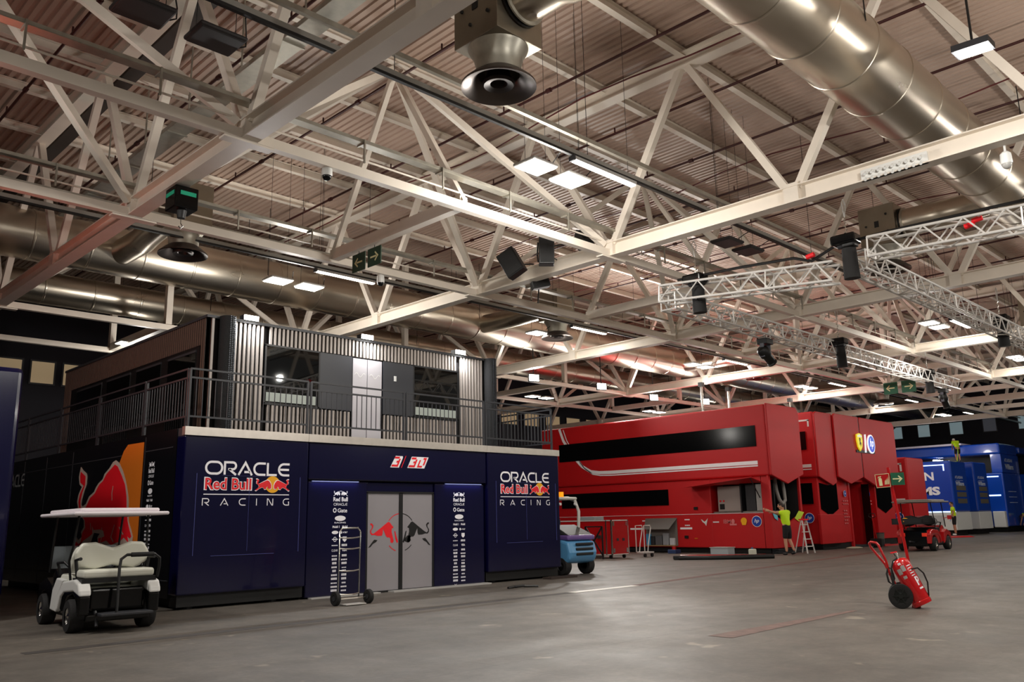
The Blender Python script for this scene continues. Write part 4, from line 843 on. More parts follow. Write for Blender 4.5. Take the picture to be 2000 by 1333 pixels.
# ------------------------------------------------------------------ golf carts
def wheel(b, rim, x, y, r=.24, w=.2, s=1):
    b.lathe((x-w/2, y, r), [(r*.5,0),(r*.92,0),(r,.03),(r,w-.03),(r*.92,w),(r*.5,w)], 28, (1,0,0))
    rim.lathe((x+s*w*.42, y, r), [(r*.56,0),(r*.5,-.02*1),(r*.2,-.01),(0,.02)], 20, (s,0,0))
def golf_cart(name, label, body, roofm, seatm, white=True, cargo=False):
    t = thing(name, label, 'golf cart'); W, Lh = .52, 1.7
    m_body = body
    for k, (x, y) in enumerate(((-.5,0),(.5,0),(-.48,1.68),(.48,1.68))):
        a, c = MB(), MB(); wheel(a, c, x, y, .235, .2, -1 if x < 0 else 1)
        tw = a.build('wheel', RUBBER, t, smooth=True); c.build('hub_cap', CHROME, tw, smooth=True)
    MB().box(-.42,-.15,.16,.42,1.85,.3).build('chassis', BLACK, t, bevel=.03)
    MB().box(-.38,-.3,.3,.38,.75,.62).build('motor_cover', BLACKG, t, bevel=.04)
    for s in (-1, 1):
        u_ = MB(); u_.prism([(-.44,.52),(-.42,.60),(-.34,.70),(-.1,.75),(.5,.70),(.72,.52),(.80,.26),(.72,.26),(.60,.46),(.40,.545),(-.1,.58)], (s*.57,0,0), (0,1,0), UZ, (-s*.17,0,0)); u_.build('fender_top', m_body, t, bevel=.03)
        b = MB(); b.prism([(-.42,.25),(-.42,.53),(-.1,.59),(.40,.56),(.52,.5),(.6,.3),(.5,.24)]+[(.34*math.cos(a_),.2+.34*math.sin(a_)) for a_ in [math.radians(10+16*i) for i in range(11)]][::1], (s*.56,0,0), (0,1,0), UZ, (-s*.16,0,0))
        b.build('rear_fender', BLACKG if not cargo else m_body, t, bevel=.03)
        b = MB(); b.prism([(1.2,.24),(1.25,.62),(1.6,.72),(2.05,.60),(2.1,.3),(2.0,.26)]+[(1.68+.32*math.cos(a_),.2+.32*math.sin(a_)) for a_ in [math.radians(12+16*i) for i in range(10)]], (s*.54,0,0), (0,1,0), UZ, (-s*.14,0,0)); b.build('front_fender', BLACKG if not cargo else m_body, t, bevel=.03)
        MB().box(s*.4-.1,.6,.22,s*.4+.1,1.3,.3).build('rocker', BLACK, t)
        if not cargo:
            q_ = MB(); q_.prism([(.5,.72),(.74,.50),(.82,.24),(1.18,.26),(1.1,.56),(.9,.74)], (s*.56,0,0), (0,1,0), UZ, (-s*.1,0,0)); q_.build('side_panel', m_body, t, bevel=.02)
    MB().add([(-.42,1.25,.62),(.42,1.25,.62),(.42,1.6,.86),(-.42,1.6,.86),(-.38,2.12,.55),(.38,2.12,.55),(.38,2.12,.25),(-.38,2.12,.25),(-.42,1.25,.25),(.42,1.25,.25)],[(0,1,2,3),(3,2,5,4),(4,5,6,7),(0,3,4,7,8),(1,9,6,5,2),(8,9,1,0)]).build('front_cowl', BLACKG if not cargo else m_body, t, bevel=.02)
    MB().box(-.5,.42,.62,.5,.95,.80).build('front_seat', seatm, t, bevel=.05)
    b = MB(); b.prism([(-.5,.82),(-.52,1.05),(-.45,1.2),(-.25,1.22),(0,1.14),(.25,1.22),(.45,1.2),(.52,1.05),(.5,.9),(.3,.84),(0,.95),(-.25,.86)], (0,.40,0), UX, UZ, (0,-.09,.0)); 
    b.build('seat_backrest', seatm, t, bevel=.03)
    b = MB(); b.tube([(.2,1.32,.98),(.2,1.2,.92)], .02); b.lathe((.2,1.16,.98), [(.16,0),(.175,.01),(.16,.02),(.15,.01),(.16,0)], 20, (0,-.8,.5)); b.build('steering_wheel', BLACK, t, smooth=True)
    zr = 1.66
    b = MB(); b.box(-.68,-.3,zr,.68,1.78,zr+.055); r_ = b.build('roof', roofm, t, bevel=.04); MB().box(-.57,-.18,zr+.05,.57,1.64,zr+.11).build('roof_ridge', roofm, r_, bevel=.03)
    for s in (-1, 1):
        MB().tube([(s*.5,.33,.7),(s*.55,.30,1.0),(s*.53,.22,1.2),(s*.5,.15,zr)], .018).build('rear_roof_post', BLACK if not cargo else BLACK, t, smooth=True)
        MB().tube([(s*.5,1.62,.8),(s*.5,1.42,zr)], .018).build('windscreen_post', BLACK, t)
        MB().tube([(s*.5,.9,.78),(s*.56,.9,.96),(s*.56,.5,.98),(s*.5,.42,.9)], .02).build('arm_rest', BLACK, t, smooth=True)
    MB().box(-.48,1.60,.85,.48,1.605,1.2).build('windscreen', mat('clear_screen', (190,200,205), .1, alpha=.25), t)
    if not cargo:
        b = MB(); b.prism([(-.5,.92),(-.53,1.12),(-.44,1.26),(-.25,1.27),(0,1.18),(.25,1.27),(.44,1.26),(.53,1.12),(.5,.96),(.3,.875),(0,.93),(-.25,.875)], (0,.18,0), UX, UZ, (0,-.11,0)); b.build('rear_backrest', seatm, t, bevel=.04)
        MB().box(-.5,-.32,.76,.5,.12,.88).build('rear_seat', seatm, t, bevel=.04); MB().box(-.52,-.34,.70,.52,.14,.76).build('rear_seat_base', BLACK, t)
        MB().box(-.3,-.62,.24,.42,-.3,.28).build('foot_platform', DKGREY, t, bevel=.01)
        MB().tube([(-.06,-.5,.28),(-.04,-.42,.9),(-.02,-.40,1.02),(.06,-.40,1.08),(.46,-.40,1.08),(.54,-.38,1.02),(.55,-.36,.9),(.53,-.35,.74)], .022).build('grab_rail', BLACK, t, smooth=True)
        MB().cyl((.12,-.40,1.08),(.44,-.40,1.08),.034,n=12).build('grip_foam', RUBBER, t)
        for s in (-1, 1):
            MB().tube([(s*.46,.05,.62),(s*.52,.05,1.02),(s*.52,-.2,1.04)], .025).build('side_arm', BLACK, t); 
        MB().cyl((-.3,-.42,.1),(-.3,-.3,.3),.025,n=8).build('tow_hitch', DKGREY, t)
        MB().box(-.44,-.38,.16,.44,-.3,.26).build('rear_bumper', BLACKG, t, bevel=.02)
    else:
        MB().box(-.5,-1.0,.92,.5,.25,.97).build('cargo_bed', BLACK, t); 
        for q in ((-.5,-1.0,-.46,.25),(.46,-1.0,.5,.25),(-.5,-1.0,.5,-.96),(-.5,.21,.5,.25)): MB().box(q[0],q[1],.95,q[2],q[3],1.12).build('bed_side', BLACK, t)
        MB().box(-.44,-.42,.16,.44,-.3,.7).build('rear_apron', BLACKG, t, bevel=.03)
        for s in (-1,1): MB().box(s*.36-.08,-.45,.5,s*.36+.08,-.42,.62).build('tail_lamp', mat('tail_red', (225,50,24), .3, emit=.25), t)
        MB().cyl((0,-.9,.35),(0,-.42,.3),.03,n=8).build('tow_hitch', DKGREY, t)
        b = MB(); b.tube([(.5,1.5,1.1),(.66,1.5,1.14)], .012); b.box(.64,1.47,1.06,.78,1.5,1.2); b.build('side_mirror', REDD, t)
    return t
gc = golf_cart('golf_cart', 'white golf cart with cream rear facing seat parked left of the pavilion', WHT, mat('cart_roof', (236,228,232), .35), mat('cart_seat', (220,220,206), .4))
gc.location = (5.04, 13.64, 0); gc.rotation_euler.z = -0.07
gr = golf_cart('golf_cart', 'red golf cart with black cargo bed and black roof in front of the red units', REDD, mat('cart_roof_dark', (120,114,106), .4), BLACK, cargo=True)
gr.location = (35.95, 13.35, 0); gr.rotation_euler.z = -PI/2+.06; gr.scale = (1.13, 1.13, 1.13)
t = tag(MB().ell((35.0, 13.4, 1.16), .19, .17, .13).build('hard_hat', DECALY, smooth=True), 'yellow hard hat lying in the cargo bed of the red golf cart', 'helmet')
# ------------------------------------------------------------------ forklift
t = thing('forklift', 'blue and violet forklift with white cab and orange beacon, half hidden behind the pavilion', 'forklift', (18.2, 15.6, 0))
FB = mat('forklift_blue', (92,156,204), .35, coat=.4); FV = mat('forklift_violet', (112,84,150), .4, coat=.3)
MB().prism([(15.62,.42),(15.75,.3),(16.2,.3),(17.3,.3),(17.3,.95),(15.9,.95),(15.66,.88),(15.58,.6)], (17.6,0,0), (0,1,0), UZ, (1.15,0,0)).build('counterweight', FB, t, bevel=.09)
MB().box(17.62,15.66,.92,18.75,16.5,1.06).build('upper_band', FV, t, bevel=.05)
MB().add([(17.66,15.7,1.06),(18.70,15.7,1.06),(18.62,16.3,1.34),(17.74,16.3,1.34),(17.66,16.5,1.06),(18.70,16.5,1.06)],[(0,1,2,3),(3,2,5,4),(0,3,4),(1,5,2),(0,4,5,1)]).build('engine_hood', mat('hood_black', (44,46,44), .5), t, bevel=.02)
for k in range(3): MB().box(17.85,15.56,.52+k*.13,18.55,15.62,.59+k*.13).build('cooling_slot', BLACK, t, bevel=.02)
for x in (17.7, 18.66):
    a, c = MB(), MB(); wheel(a, c, x, 15.95, .24, .22, -1 if x < 18 else 1); w_ = a.build('wheel', RUBBER, t, smooth=True); c.build('hub', BLACK, w_)
    a, c = MB(), MB(); wheel(a, c, x, 17.2, .32, .24, -1 if x < 18 else 1); w_ = a.build('wheel', RUBBER, t, smooth=True); c.build('hub', BLACK, w_)
CABW = mat('cab_white', (206,204,196), .4)
for s in (17.72, 18.62): MB().tube([(s,16.15,1.2),(s,16.12,1.7),(s,16.25,2.0),(s,16.5,2.08),(s,17.3,2.08)], .045).build('cab_pillar', CABW, t, smooth=True)
MB().box(17.68,16.2,2.02,18.68,17.35,2.1).build('cab_roof', CABW, t, bevel=.04)
for s in (17.72, 18.62): MB().tube([(s,17.3,.9),(s,17.35,2.05)], .04).build('front_pillar', CABW, t)
MB().cyl((18.1,16.3,2.1),(18.1,16.3,2.24),.07,n=14).build('beacon', mat('beacon_orange', (250,150,20), .3, emit=.8), t)
MB().box(17.95,16.6,1.1,18.4,17.0,1.5).build('driver_seat', BLACK, t, bevel=.05); MB().box(17.9,17.45,.2,18.5,17.55,2.3).build('lift_mast', DKGREY, t)
for x in (17.85, 18.5): MB().cyl((x,16.1,1.9),(x,16.16,1.9),.04,n=10).build('rear_lamp', WHT, t)
# ------------------------------------------------------------------ flight cases
t = thing('flight_case', 'big red flight case with silver edges standing by the forklift', 'case', (26, 20.9, 0))
MB().box(26,20.9,.16,27,23.9,1.42).build('case_body', REDD, t, bevel=.01)
b = MB()
for (x,y) in ((26,20.9),(27,20.9),(26,23.9),(26,21.15)): MB().box(x-.02,y-.02,.14,x+.03,y+.03,1.44).build('corner_edge', CHROME, t)
MB().box(25.98,20.88,1.40,27.02,23.92,1.44).build('lid_edge', ALU, t); MB().box(25.98,20.88,.14,27.02,23.92,.17).build('base_edge', ALU, t)
for x, z in ((26.1,1.3),(26.9,1.3),(26.1,.3),(26.9,.3)): MB().box(x-.05,20.87,z-.08,x+.05,20.9,z+.08).build('hinge', CHROME, t)
for x in (26.35,26.7): MB().box(x-.05,20.87,.65,x+.05,20.9,.75).build('butterfly_latch', DKGREY, t)
MB().box(25.97,21.4,.75,26.0,21.6,.88).build('side_latch', CHROME, t)
for (x,y) in ((26.1,21.05),(26.9,21.05),(26.1,23.7),(26.9,23.7)): MB().cyl((x-.03,y,.07),(x+.03,y,.07),.07,n=12).build('castor', BLACK, t)
b = MB().box(26.2,21.9,1.44,26.8,22.8,1.58); tag(b.build('equipment_box', mat('eq_grey', (120,124,126), .5), bevel=.02), 'flat grey equipment box lying on top of the big red flight case', 'box')
t = thing('cross_braced_frame', 'black cross braced metal frame leaning in front of the red flight case', 'frame', (25.3, 21.1, 0))
for p, q in (((25.3,20.78,.02),(25.3,20.78,1.2)),((25.3,21.6,.02),(25.3,21.6,1.2)),((25.3,20.78,1.2),(25.3,21.6,1.2)),((25.3,20.78,.12),(25.3,21.6,.12)),((25.3,20.78,.15),(25.3,21.6,1.2)),((25.3,21.6,.15),(25.3,20.78,1.2))): MB().bar(p,q,.045).build('frame_tube', BLACK, t)
t = thing('mesh_trolley', 'light wire trolley with sloping side right of the red flight case', 'trolley', (27.6, 20.4, 0))
b = MB(); b.tube([(27.5,20.5,.2),(27.5,20.5,1.2),(27.9,20.5,1.2),(27.95,20.5,1.1),(27.75,20.5,.5),(27.7,20.5,.2)], .02, closed=True); b.build('side_frame', ALU, t)
b = MB(); b.tube([(27.5,20.9,.2),(27.5,20.9,1.2),(27.9,20.9,1.2),(27.95,20.9,1.1),(27.75,20.9,.5),(27.7,20.9,.2)], .02, closed=True); b.build('side_frame', ALU, t)
MB().box(27.5,20.5,.15,28.1,20.9,.2).build('base_plate', ALU, t)
for x in (27.55,28.0): MB().cyl((x,20.5,.07),(x,20.56,.07),.07,n=12).build('castor', BLACK, t)
# ------------------------------------------------------------------ hand trolley
t = thing('hand_trolley', 'chrome two wheeled hand trolley standing in front of the left pavilion pillar', 'hand truck', (9.45, 13.8, 0))
MB().tube([(9.16,13.85,.12),(9.2,13.9,.7),(9.25,13.96,1.32),(9.30,13.97,1.39),(9.66,13.97,1.39),(9.71,13.96,1.32),(9.66,13.9,.7),(9.62,13.85,.12)], .016, 10).build('tube_frame', CHROME, t, smooth=True)
for z in (1.22, 1.02, .62, .2):
    k = (z-.12)/1.27; y = 13.85+.11*k; MB().tube([(9.17+.06*k,y,z),(9.35,y-.03,z-.015),(9.5,y-.03,z-.015),(9.63+.06*k,y,z)], .014, 8).build('cross_rung', CHROME, t, smooth=True)
MB().cyl((9.1,13.8,.12),(9.72,13.78,.12),.014,n=8).build('axle', CHROME, t); MB().box(9.18,13.6,.015,9.62,13.82,.03).build('toe_plate', ALU, t)
for x, y in ((9.1,13.83),(9.78,13.76)):
    w_ = MB(); w_.lathe((x-.04,y,.13), [(.06,0),(.12,0),(.13,.015),(.13,.065),(.12,.08),(.06,.08)], 24, (1,0,0)); w_ = w_.build('wheel', RUBBER, t, smooth=True); MB().cyl((x-.045,y,.13),(x+.045,y,.13),.05,n=14).build('wheel_hub', DKGREY, w_)
# ------------------------------------------------------------------ wheeled extinguisher (local frame: x right, y away, z up)
te_ = thing('fire_extinguisher', 'wheeled red fire extinguisher standing alone on the open concrete floor', 'fire extinguisher')
cyl_ax = (Vector((.15,0,.06)), Vector((-.155,.02,.74)))
d_ = (cyl_ax[1]-cyl_ax[0]).normalized(); Lc = (cyl_ax[1]-cyl_ax[0]).length
ty = MB().lathe(cyl_ax[0], [(.0,.0),(.15,.0),(.155,.02),(.155,.06),(.145,.07),(.15,.10),(.15,Lc-.12),(.14,Lc-.06),(.11,Lc-.015),(.05,Lc+.01),(0,Lc+.012)], 36, d_).build('cylinder', mat('ext_red', (200,14,20), .25, coat=.6), te_, smooth=True)
top = cyl_ax[1]
b = MB(); b.cyl(top, top+d_*.08, .035, .03); b.cyl(top+d_*.07, top+d_*.11, .045, .04); b.build('valve', CHROME, te_); MB().bar(top+d_*.11+Vector((-.06,0,0)), top+d_*.13+Vector((.05,0,0)), .05, .02).build('valve_lever', DECALR, te_)
MB().tube([(-.22,.06,.32),(-.36,.1,.66),(-.56,.12,.93),(-.575,.12,.99),(-.55,.08,1.015),(-.46,.02,1.0),(-.43,0,.96),(-.34,0,.72),(-.30,0,.5)], .02, 10).build('push_handle', REDD, te_, smooth=True)
MB().tube([(-.30,.1,.5),(-.26,.1,.36),(-.05,.12,.14),(.1,.12,.1)], .018).build('carriage_frame', REDD, te_, smooth=True)
for y in (-.15, .22):
    w_ = MB(); w_.lathe((-.17,y,.19), [(.1,0),(.15,-.005),(.185,0),(.19,.02),(.185,.045),(.15,.05),(.1,.045)], 36, (0,1,0)); w_ = w_.build('wheel', RUBBER, te_, smooth=True)
    h = MB(); h.lathe((-.17,y-.006,.19), [(0,.0),(.04,0),(.05,.015),(.12,.02),(.14,.005),(.148,.01)], 28, (0,1,0)); 
    for k in range(6): a_ = k*PI/3; h.bar((-.17+.03*math.cos(a_),y+.0,.19+.03*math.sin(a_)),(-.17+.13*math.cos(a_),y+.0,.19+.13*math.sin(a_)),.02,.012,(0,1,0))
    h.build('wheel_rim', mat('rim_black', (22,26,24), .4), w_, smooth=True)
MB().cyl((-.17,-.15,.19),(-.17,.32,.19),.014,n=8).build('axle', DKGREY, te_)
MB().tube([(-.17,-.02,.76),(-.23,-.06,.72),(-.27,-.09,.6),(-.27,-.1,.45),(-.24,-.1,.33)], .014).build('hose', RUBBER, te_, smooth=True)
MB().tube([(-.32,0,.62),(-.35,-.02,.52),(-.33,-.03,.4),(-.28,-.03,.36),(-.24,-.03,.45),(-.27,-.02,.6)], .016, closed=True).build('coiled_hose', RUBBER, te_, smooth=True)
MB().tube([(-.28,-.08,.5),(-.26,-.1,.36),(-.25,-.1,.26)], .018).build('discharge_wand', BLACK, te_, smooth=True)
MB().tube([(.04,-.08,.60),(.13,-.12,.62),(.21,-.1,.54),(.255,-.06,.4),(.25,-.02,.2),(.22,0,.12)], .012).build('side_hose', RUBBER, te_, smooth=True)
def on_cyl(a, h, w_, hh, m, nm, tx=None):
    side = Vector((0,-1,0)); side = (side-d_*side.dot(d_)).normalized(); rt = d_.cross(side)*-1
    if rt.x < 0: rt = -rt
    c = cyl_ax[0]+d_*h; b = MB(); n = 6; vs = []
    for i in range(n+1):
        an = a+(i/n-.5)*w_/.15; p = side*math.cos(an)*.1515+rt*math.sin(an)*.1515
        vs += [c+p, c+p+d_*hh]
    if tx is None: b.add(vs, [(2*i,2*i+2,2*i+3,2*i+1) for i in range(n)])
    else:
        g = glyphs(tx, .03); 
        for i_, f_ in enumerate([0]): b.add([c+side*math.cos(a+((x-g[2])/(g[3]-g[2])-.5)*w_/.15)*.152+rt*math.sin(a+((x-g[2])/(g[3]-g[2])-.5)*w_/.15)*.152+d_*((y-g[4])/(g[5]-g[4])*hh) for x, y in g[0]], g[1])
    b.build(nm, m, ty)
for a, h, w_, hh in ((-.45,.52,.07,.09),(.05,.55,.065,.09),(-.2,.44,.06,.045)): on_cyl(a, h, w_, hh, LIGHTGREY, 'label_plate')
on_cyl(-.1,.66,.045,.035,DECALW,'emblem_label'); on_cyl(.9,.28,.08,.14,DECALW,'size_label','P'); on_cyl(.9,.22,.09,.025,DECALW,'size_label')
for i in range(5): on_cyl(.75,.60-i*.04,.08-.01*(i % 3),.014,DECALW,'label_line')
te_.location = (14.22,5.47,0); te_.rotation_euler.z = math.atan2(5.47, 14.22)-PI/2; te_.scale = (.95,.95,1)
# pole with signs, standing right behind it
tp = thing('sign_post', 'slim red post behind the extinguisher with a fire sign and a green arrow sign', 'sign post')
MB().tube([(.07,.2,.02),(-.0,.16,.75),(-.16,.14,2.2)], .026, 12).build('post', REDD, tp, smooth=True)
MB().box(-.02,.1,.0,.12,.22,.03).build('post_foot', REDD, tp)
a_ = .09
def plate(x0, z0, w_, h_, m, nm, tilt): 
    b = MB(); c, s = math.cos(tilt), math.sin(tilt); b.add([(x0+x*c-z*s, y, z0+x*s+z*c) for y in (.10,.115) for x, z in ((0,0),(w_,0),(w_,h_),(0,h_))], [(0,1,2,3),(7,6,5,4),(0,4,5,1),(1,5,6,2),(2,6,7,3),(3,7,4,0)]); return b.build(nm, m, tp), (lambda pts, b2: b2.add([(x0+x*c-z*s, .097, z0+x*s+z*c) for x, z in pts], [tuple(range(len(pts)))]))
pl_, f = plate(-.375, 1.87, .235, .22, REDD, 'fire_sign', .06)
b = MB(); f([(0,0),(.235,0),(.235,.008),(0,.008)], b); f([(0,.212),(.235,.212),(.235,.22),(0,.22)], b); f([(0,0),(.008,0),(.008,.22),(0,.22)], b); f([(.227,0),(.235,0),(.235,.22),(.227,.22)], b)
f([(.05,.03),(.105,.03),(.105,.14),(.09,.16),(.065,.16),(.05,.14)], b); f([(.04,.15),(.05,.18),(.1,.185),(.1,.17),(.06,.165)], b)
for k in range(4): f([(.14+k*.02,.04),(.155+k*.02,.05),(.165+k*.018,.12+.02*k),(.15+k*.018,.1)], b)
b.build('fire_pictogram', SIGNY, pl_)
pl_, f = plate(-.13, 1.91, .22, .2, GREEN, 'arrow_sign', .0)
b = MB(); f([(.03,.09),(.15,.09),(.15,.11),(.03,.11)], b); f([(.13,.155),(.19,.10),(.13,.045),(.115,.055),(.155,.10),(.115,.145)], b); b.build('arrow_pictogram', SIGNY, pl_)
tp.location = te_.location; tp.rotation_euler.z = te_.rotation_euler.z; tp.scale = (.92,1,1)
# ------------------------------------------------------------------ small floor things
t = thing('step_ladder', 'aluminium step ladder open beside the worker at the red unit', 'ladder', (32.9, 16.3, 0))
for s in (0, 1):
    MB().bar((32.35+s*.62,16.25,0),(32.5+s*.36,16.45,1.3),.045,.03).build('front_rail', ALU, t); MB().bar((32.5+s*.6,16.85,0),(32.52+s*.36,16.5,1.28),.04,.03).build('rear_rail', ALU, t)
for k in range(4): z = .25+k*.28; f = z/1.3; MB().box(32.35+.15*f,16.22+.2*f,z,32.97-.11*f,16.34+.2*f,z+.03).build('step', ALU, t)
MB().box(32.46,16.38,1.28,32.92,16.58,1.33).build('top_cap', DECALR, t)
t = thing('pallet_jack', 'red pallet jack parked by the dark doorway of the red units', 'pallet jack', (38.9, 16.2, 0))
for y in (16.0,16.4): MB().box(39.0,y-.08,.06,40.6,y+.08,.12).build('fork', REDD, t)
MB().box(38.75,15.95,.06,39.05,16.45,.4).build('pump_block', BLACK, t, bevel=.02); MB().tube([(38.85,16.2,.4),(38.6,16.2,1.3)], .025).build('handle_shaft', REDD, t)
b = MB(); b.tube([(38.6,16.2,1.28),(38.6,16.05,1.36),(38.58,16.08,1.48),(38.57,16.2,1.5),(38.58,16.32,1.48),(38.6,16.35,1.36)], .018, closed=True); b.build('handle_loop', BLACK, t, smooth=True)
MB().cyl((38.85,16.05,.08),(38.85,16.35,.08),.08,n=14).build('steer_wheel', RUBBER, t)
t = thing('rubber_seal_strip', 'black and red rubber seal strips lying in a loop by the red truck', 'seal strip', (27, 16.8, 0))
MB().tube([(26.1,18.0,.06),(26.6,17.2,.05),(27.3,16.3,.065),(28.3,15.5,.07)], .09, 8).build('black_strip', BLACK, t, smooth=True)
MB().tube([(26.2,18.1,.05),(27.3,17.9,.05),(28.1,17.0,.05),(28.4,15.7,.05)], .07, 8).build('black_strip', BLACK, t, smooth=True)
MB().tube([(26.3,18.05,.13),(27.2,17.3,.12),(28.2,16.2,.1),(28.3,15.8,.12)], .035, 8).build('red_strip', REDD, t, smooth=True)
MB().bar((26.0,18.15,.08),(26.35,17.75,.08),.2,.14).build('folded_end', BLACK, t, bevel=.03)
t = thing('canister', 'translucent white canister with red lid on the floor before the red truck', 'canister', (29.3,16.9,0))
MB().box(29.2,16.8,0,29.45,17.02,.28).build('canister_body', mat('canister', (214,214,196), .4), t, bevel=.04); MB().cyl((29.3,16.9,.28),(29.3,16.9,.34),.04,n=12).build('cap', mat('cap_blue', (60,90,130), .5), t)
t = thing('plastic_crate', 'pale storage crate half under the red truck', 'crate', (29.6,17.9,0)); MB().box(29.9,18.3,0,30.4,19.1,.3).build('crate_body', mat('crate_pale', (170,176,180), .5), t, bevel=.03); MB().box(29.88,18.28,.28,30.42,19.12,.31).build('crate_rim', LIGHTGREY, t)
t = thing('jack_tool', 'small blue and red jack under the open locker of the red truck', 'jack', (30.9,21.5,0)); MB().box(30.7,21.3,0,31.1,21.7,.16).build('base', mat('jack_blue', (46,66,110), .5), t, bevel=.02); MB().cyl((30.9,21.5,.16),(30.9,21.5,.3),.09,n=12).build('head', REDD, t)
tag(MB().tube([(13.6,13.9,.02),(13.85,13.95,.03),(14.0,13.8,.05),(14.1,13.9,.03),(14.35,13.7,.02)], .03, 6).build('cable_scrap', BLACK, smooth=True), 'small black cable scrap on the floor right of the pavilion door', 'cable')
tag(MB().box(16.3,15.1,.0,17.3,15.4,.05).build('timber_plank', mat('plank_dark', (52,40,34), .7)), 'dark plank lying under the right end of the pavilion', 'plank')
tag(MB().ell((37.6,16.7,.03),.55,.3,.06).build('dust_sheet', mat('sheet', (170,164,140), .8), smooth=True), 'crumpled pale dust sheet on the floor between ladder and pallet jack', 'sheet')
t = thing('waste_bin', 'small grey waste bin right of the dark doorway of the red units', 'bin', (40.9,16.9,0)); MB().cyl((40.9,16.9,0),(40.9,16.9,.6),.17,.21,n=18).build('bin_body', mat('bin_grey', (92,84,76), .6), t); MB().lathe((40.9,16.9,.58),[(.2,0),(.225,.0),(.225,.03),(.2,.03)],18).build('bin_rim', DKGREY, t)
tag(MB().add([(54.6,18.7,.0),(56.4,17.6,.0),(57.3,18.6,.0),(55.2,20.0,.0),(54.8,18.75,.09),(56.3,17.8,.09),(57.0,18.6,.09),(55.3,19.7,.09)],[(0,3,2,1),(4,5,6,7),(0,1,5,4),(1,2,6,5),(2,3,7,6),(3,0,4,7)]).build('floor_mat', REDD, bevel=.03), 'red padded mat on the floor under the standing worker', 'mat')
# ------------------------------------------------------------------ hanging aluminium truss
def alu_truss(name, label, p, q, s=.42, group='aluminium lighting trusses'):
    p, q = Vector(p), Vector(q); d = (q-p); L = d.length; d.normalize(); a = d.cross(Vector((0,0,1))).normalized(); up = a.cross(d).normalized()
    t = thing(name, label, 'truss', p, group); h = s/2; cs = [a*sx*h+up*sz*h for sx, sz in ((-1,-1),(1,-1),(1,1),(-1,1))]
    for c in cs: MB().cyl(p+c, q+c, .03, n=8).build('main_tube', ALU, t)
    n = max(2, int(L/.36)); st = L/n
    for k in range(4):
        c0, c1 = cs[k], cs[(k+1) % 4]; pts = [p+d*(i*st)+(c0 if i % 2 == 0 else c1) for i in range(n+1)]
        b = MB()
        for i in range(n): b.cyl(pts[i], pts[i+1], .017, n=5, cap=False)
        b.build('zigzag_lacing', ALU, t)
    k = 0
    while k <= L+.01:
        for c0, c1 in zip(cs, cs[1:]+cs[:1]): 
            if k in (0,) or k+3 > L or True: MB().cyl(p+d*min(k, L)+c0, p+d*min(k, L)+c1, .02, n=5).build('end_brace', ALU, t)
        k += 2.9
    return t
alu_truss('lighting_truss', 'short aluminium lighting truss closing the near end of the hanging rig', (17.5,12.05,7.0), (17.6,7.6,6.62))
alu_truss('lighting_truss', 'aluminium lighting truss leaving the frame at the right edge', (17.72,6.85,7.0), (17.85,1.2,6.8))
alu_truss('lighting_truss', 'long aluminium lighting truss carrying the black spotlight', (17.6,12.0,6.85), (39.9,12.5,6.95))
alu_truss('lighting_truss', 'long aluminium lighting truss running away on the right side of the rig', (17.85,7.25,6.85), (40,7.5,6.95))
def hoist(x, y, z, label, zt=8.0):
    t = thing('chain_hoist', label, 'chain hoist', (x, y, z), 'black chain hoists on the rig')
    MB().box(x-.2,y-.24,z+.02,x+.2,y+.3,z+.24).build('hoist_body', BLACKG, t, bevel=.05)
    MB().box(x-.13,y-.2,z-.05,x+.13,y+.08,z+.16).build('motor', BLACK, t, bevel=.04); MB().cyl((x,y+.08,z+.05),(x,y+.2,z+.05),.09,n=14).build('motor_end', DKGREY, t)
    MB().cyl((x+.05,y,z-.05),(x+.08,y,z-.72),.15,.17,n=12).build('chain_bag', RUBBER, t, smooth=True)
    b = MB()
    for k in range(int((zt-z-.3)/.07)): b.lathe((x,y,z+.17+k*.07), [(.018,0),(.024,.02),(.018,.04),(.012,.02),(.018,0)], 6, (1,0,0) if k % 2 else (0,1,0))
    b.cyl((x,y,z+.15),(x,y,zt-.15),.008,n=5); b.build('lift_chain', CHROME, t)
    MB().tube([(x,y,zt-.2),(x-.1,y,zt+.1),(x,y,zt+.22),(x+.1,y,zt+.1)], .012, closed=True).build('sling', WHT, t)
hoist(17.55, 11.1, 7.1, 'black chain hoist at the near left corner of the hanging rig'); hoist(17.6, 7.3, 7.15, 'black chain hoist with cables at the middle corner of the hanging rig')
hoist(27.2, 11.9, 6.95, 'black chain hoist halfway along the long hanging truss'); hoist(28.5, 7.4, 7.1, 'black chain hoist on the right side truss'); hoist(36.5, 12.4, 7.0, 'black chain hoist near the far end of the hanging truss')
tag(MB().tube([(17.5,11.6,7.3),(17.6,10,7.27),(17.7,8.6,7.2),(17.75,8.2,7.05),(17.7,7.6,7.25),(17.75,6.5,7.3),(17.8,4.5,7.28),(17.8,1.5,7.2)], .035, 8).build('black_cable', BLACK, smooth=True), 'thick black cable lying along the near edge of the hanging rig', 'cable')
for i, (x, y, z) in enumerate(((17.62,8.25,7.12),(17.75,5.0,7.0),(17.75,4.85,7.08))):
    tag(MB().cyl((x,y,z),(x,y-.18,z+.03),.055,n=12).build('power_connector', DECALR), ('red power plug on the cable left of the middle rig hoist','lower red power plug on the right hand truss','upper red power plug on the right hand truss')[i], 'plug')
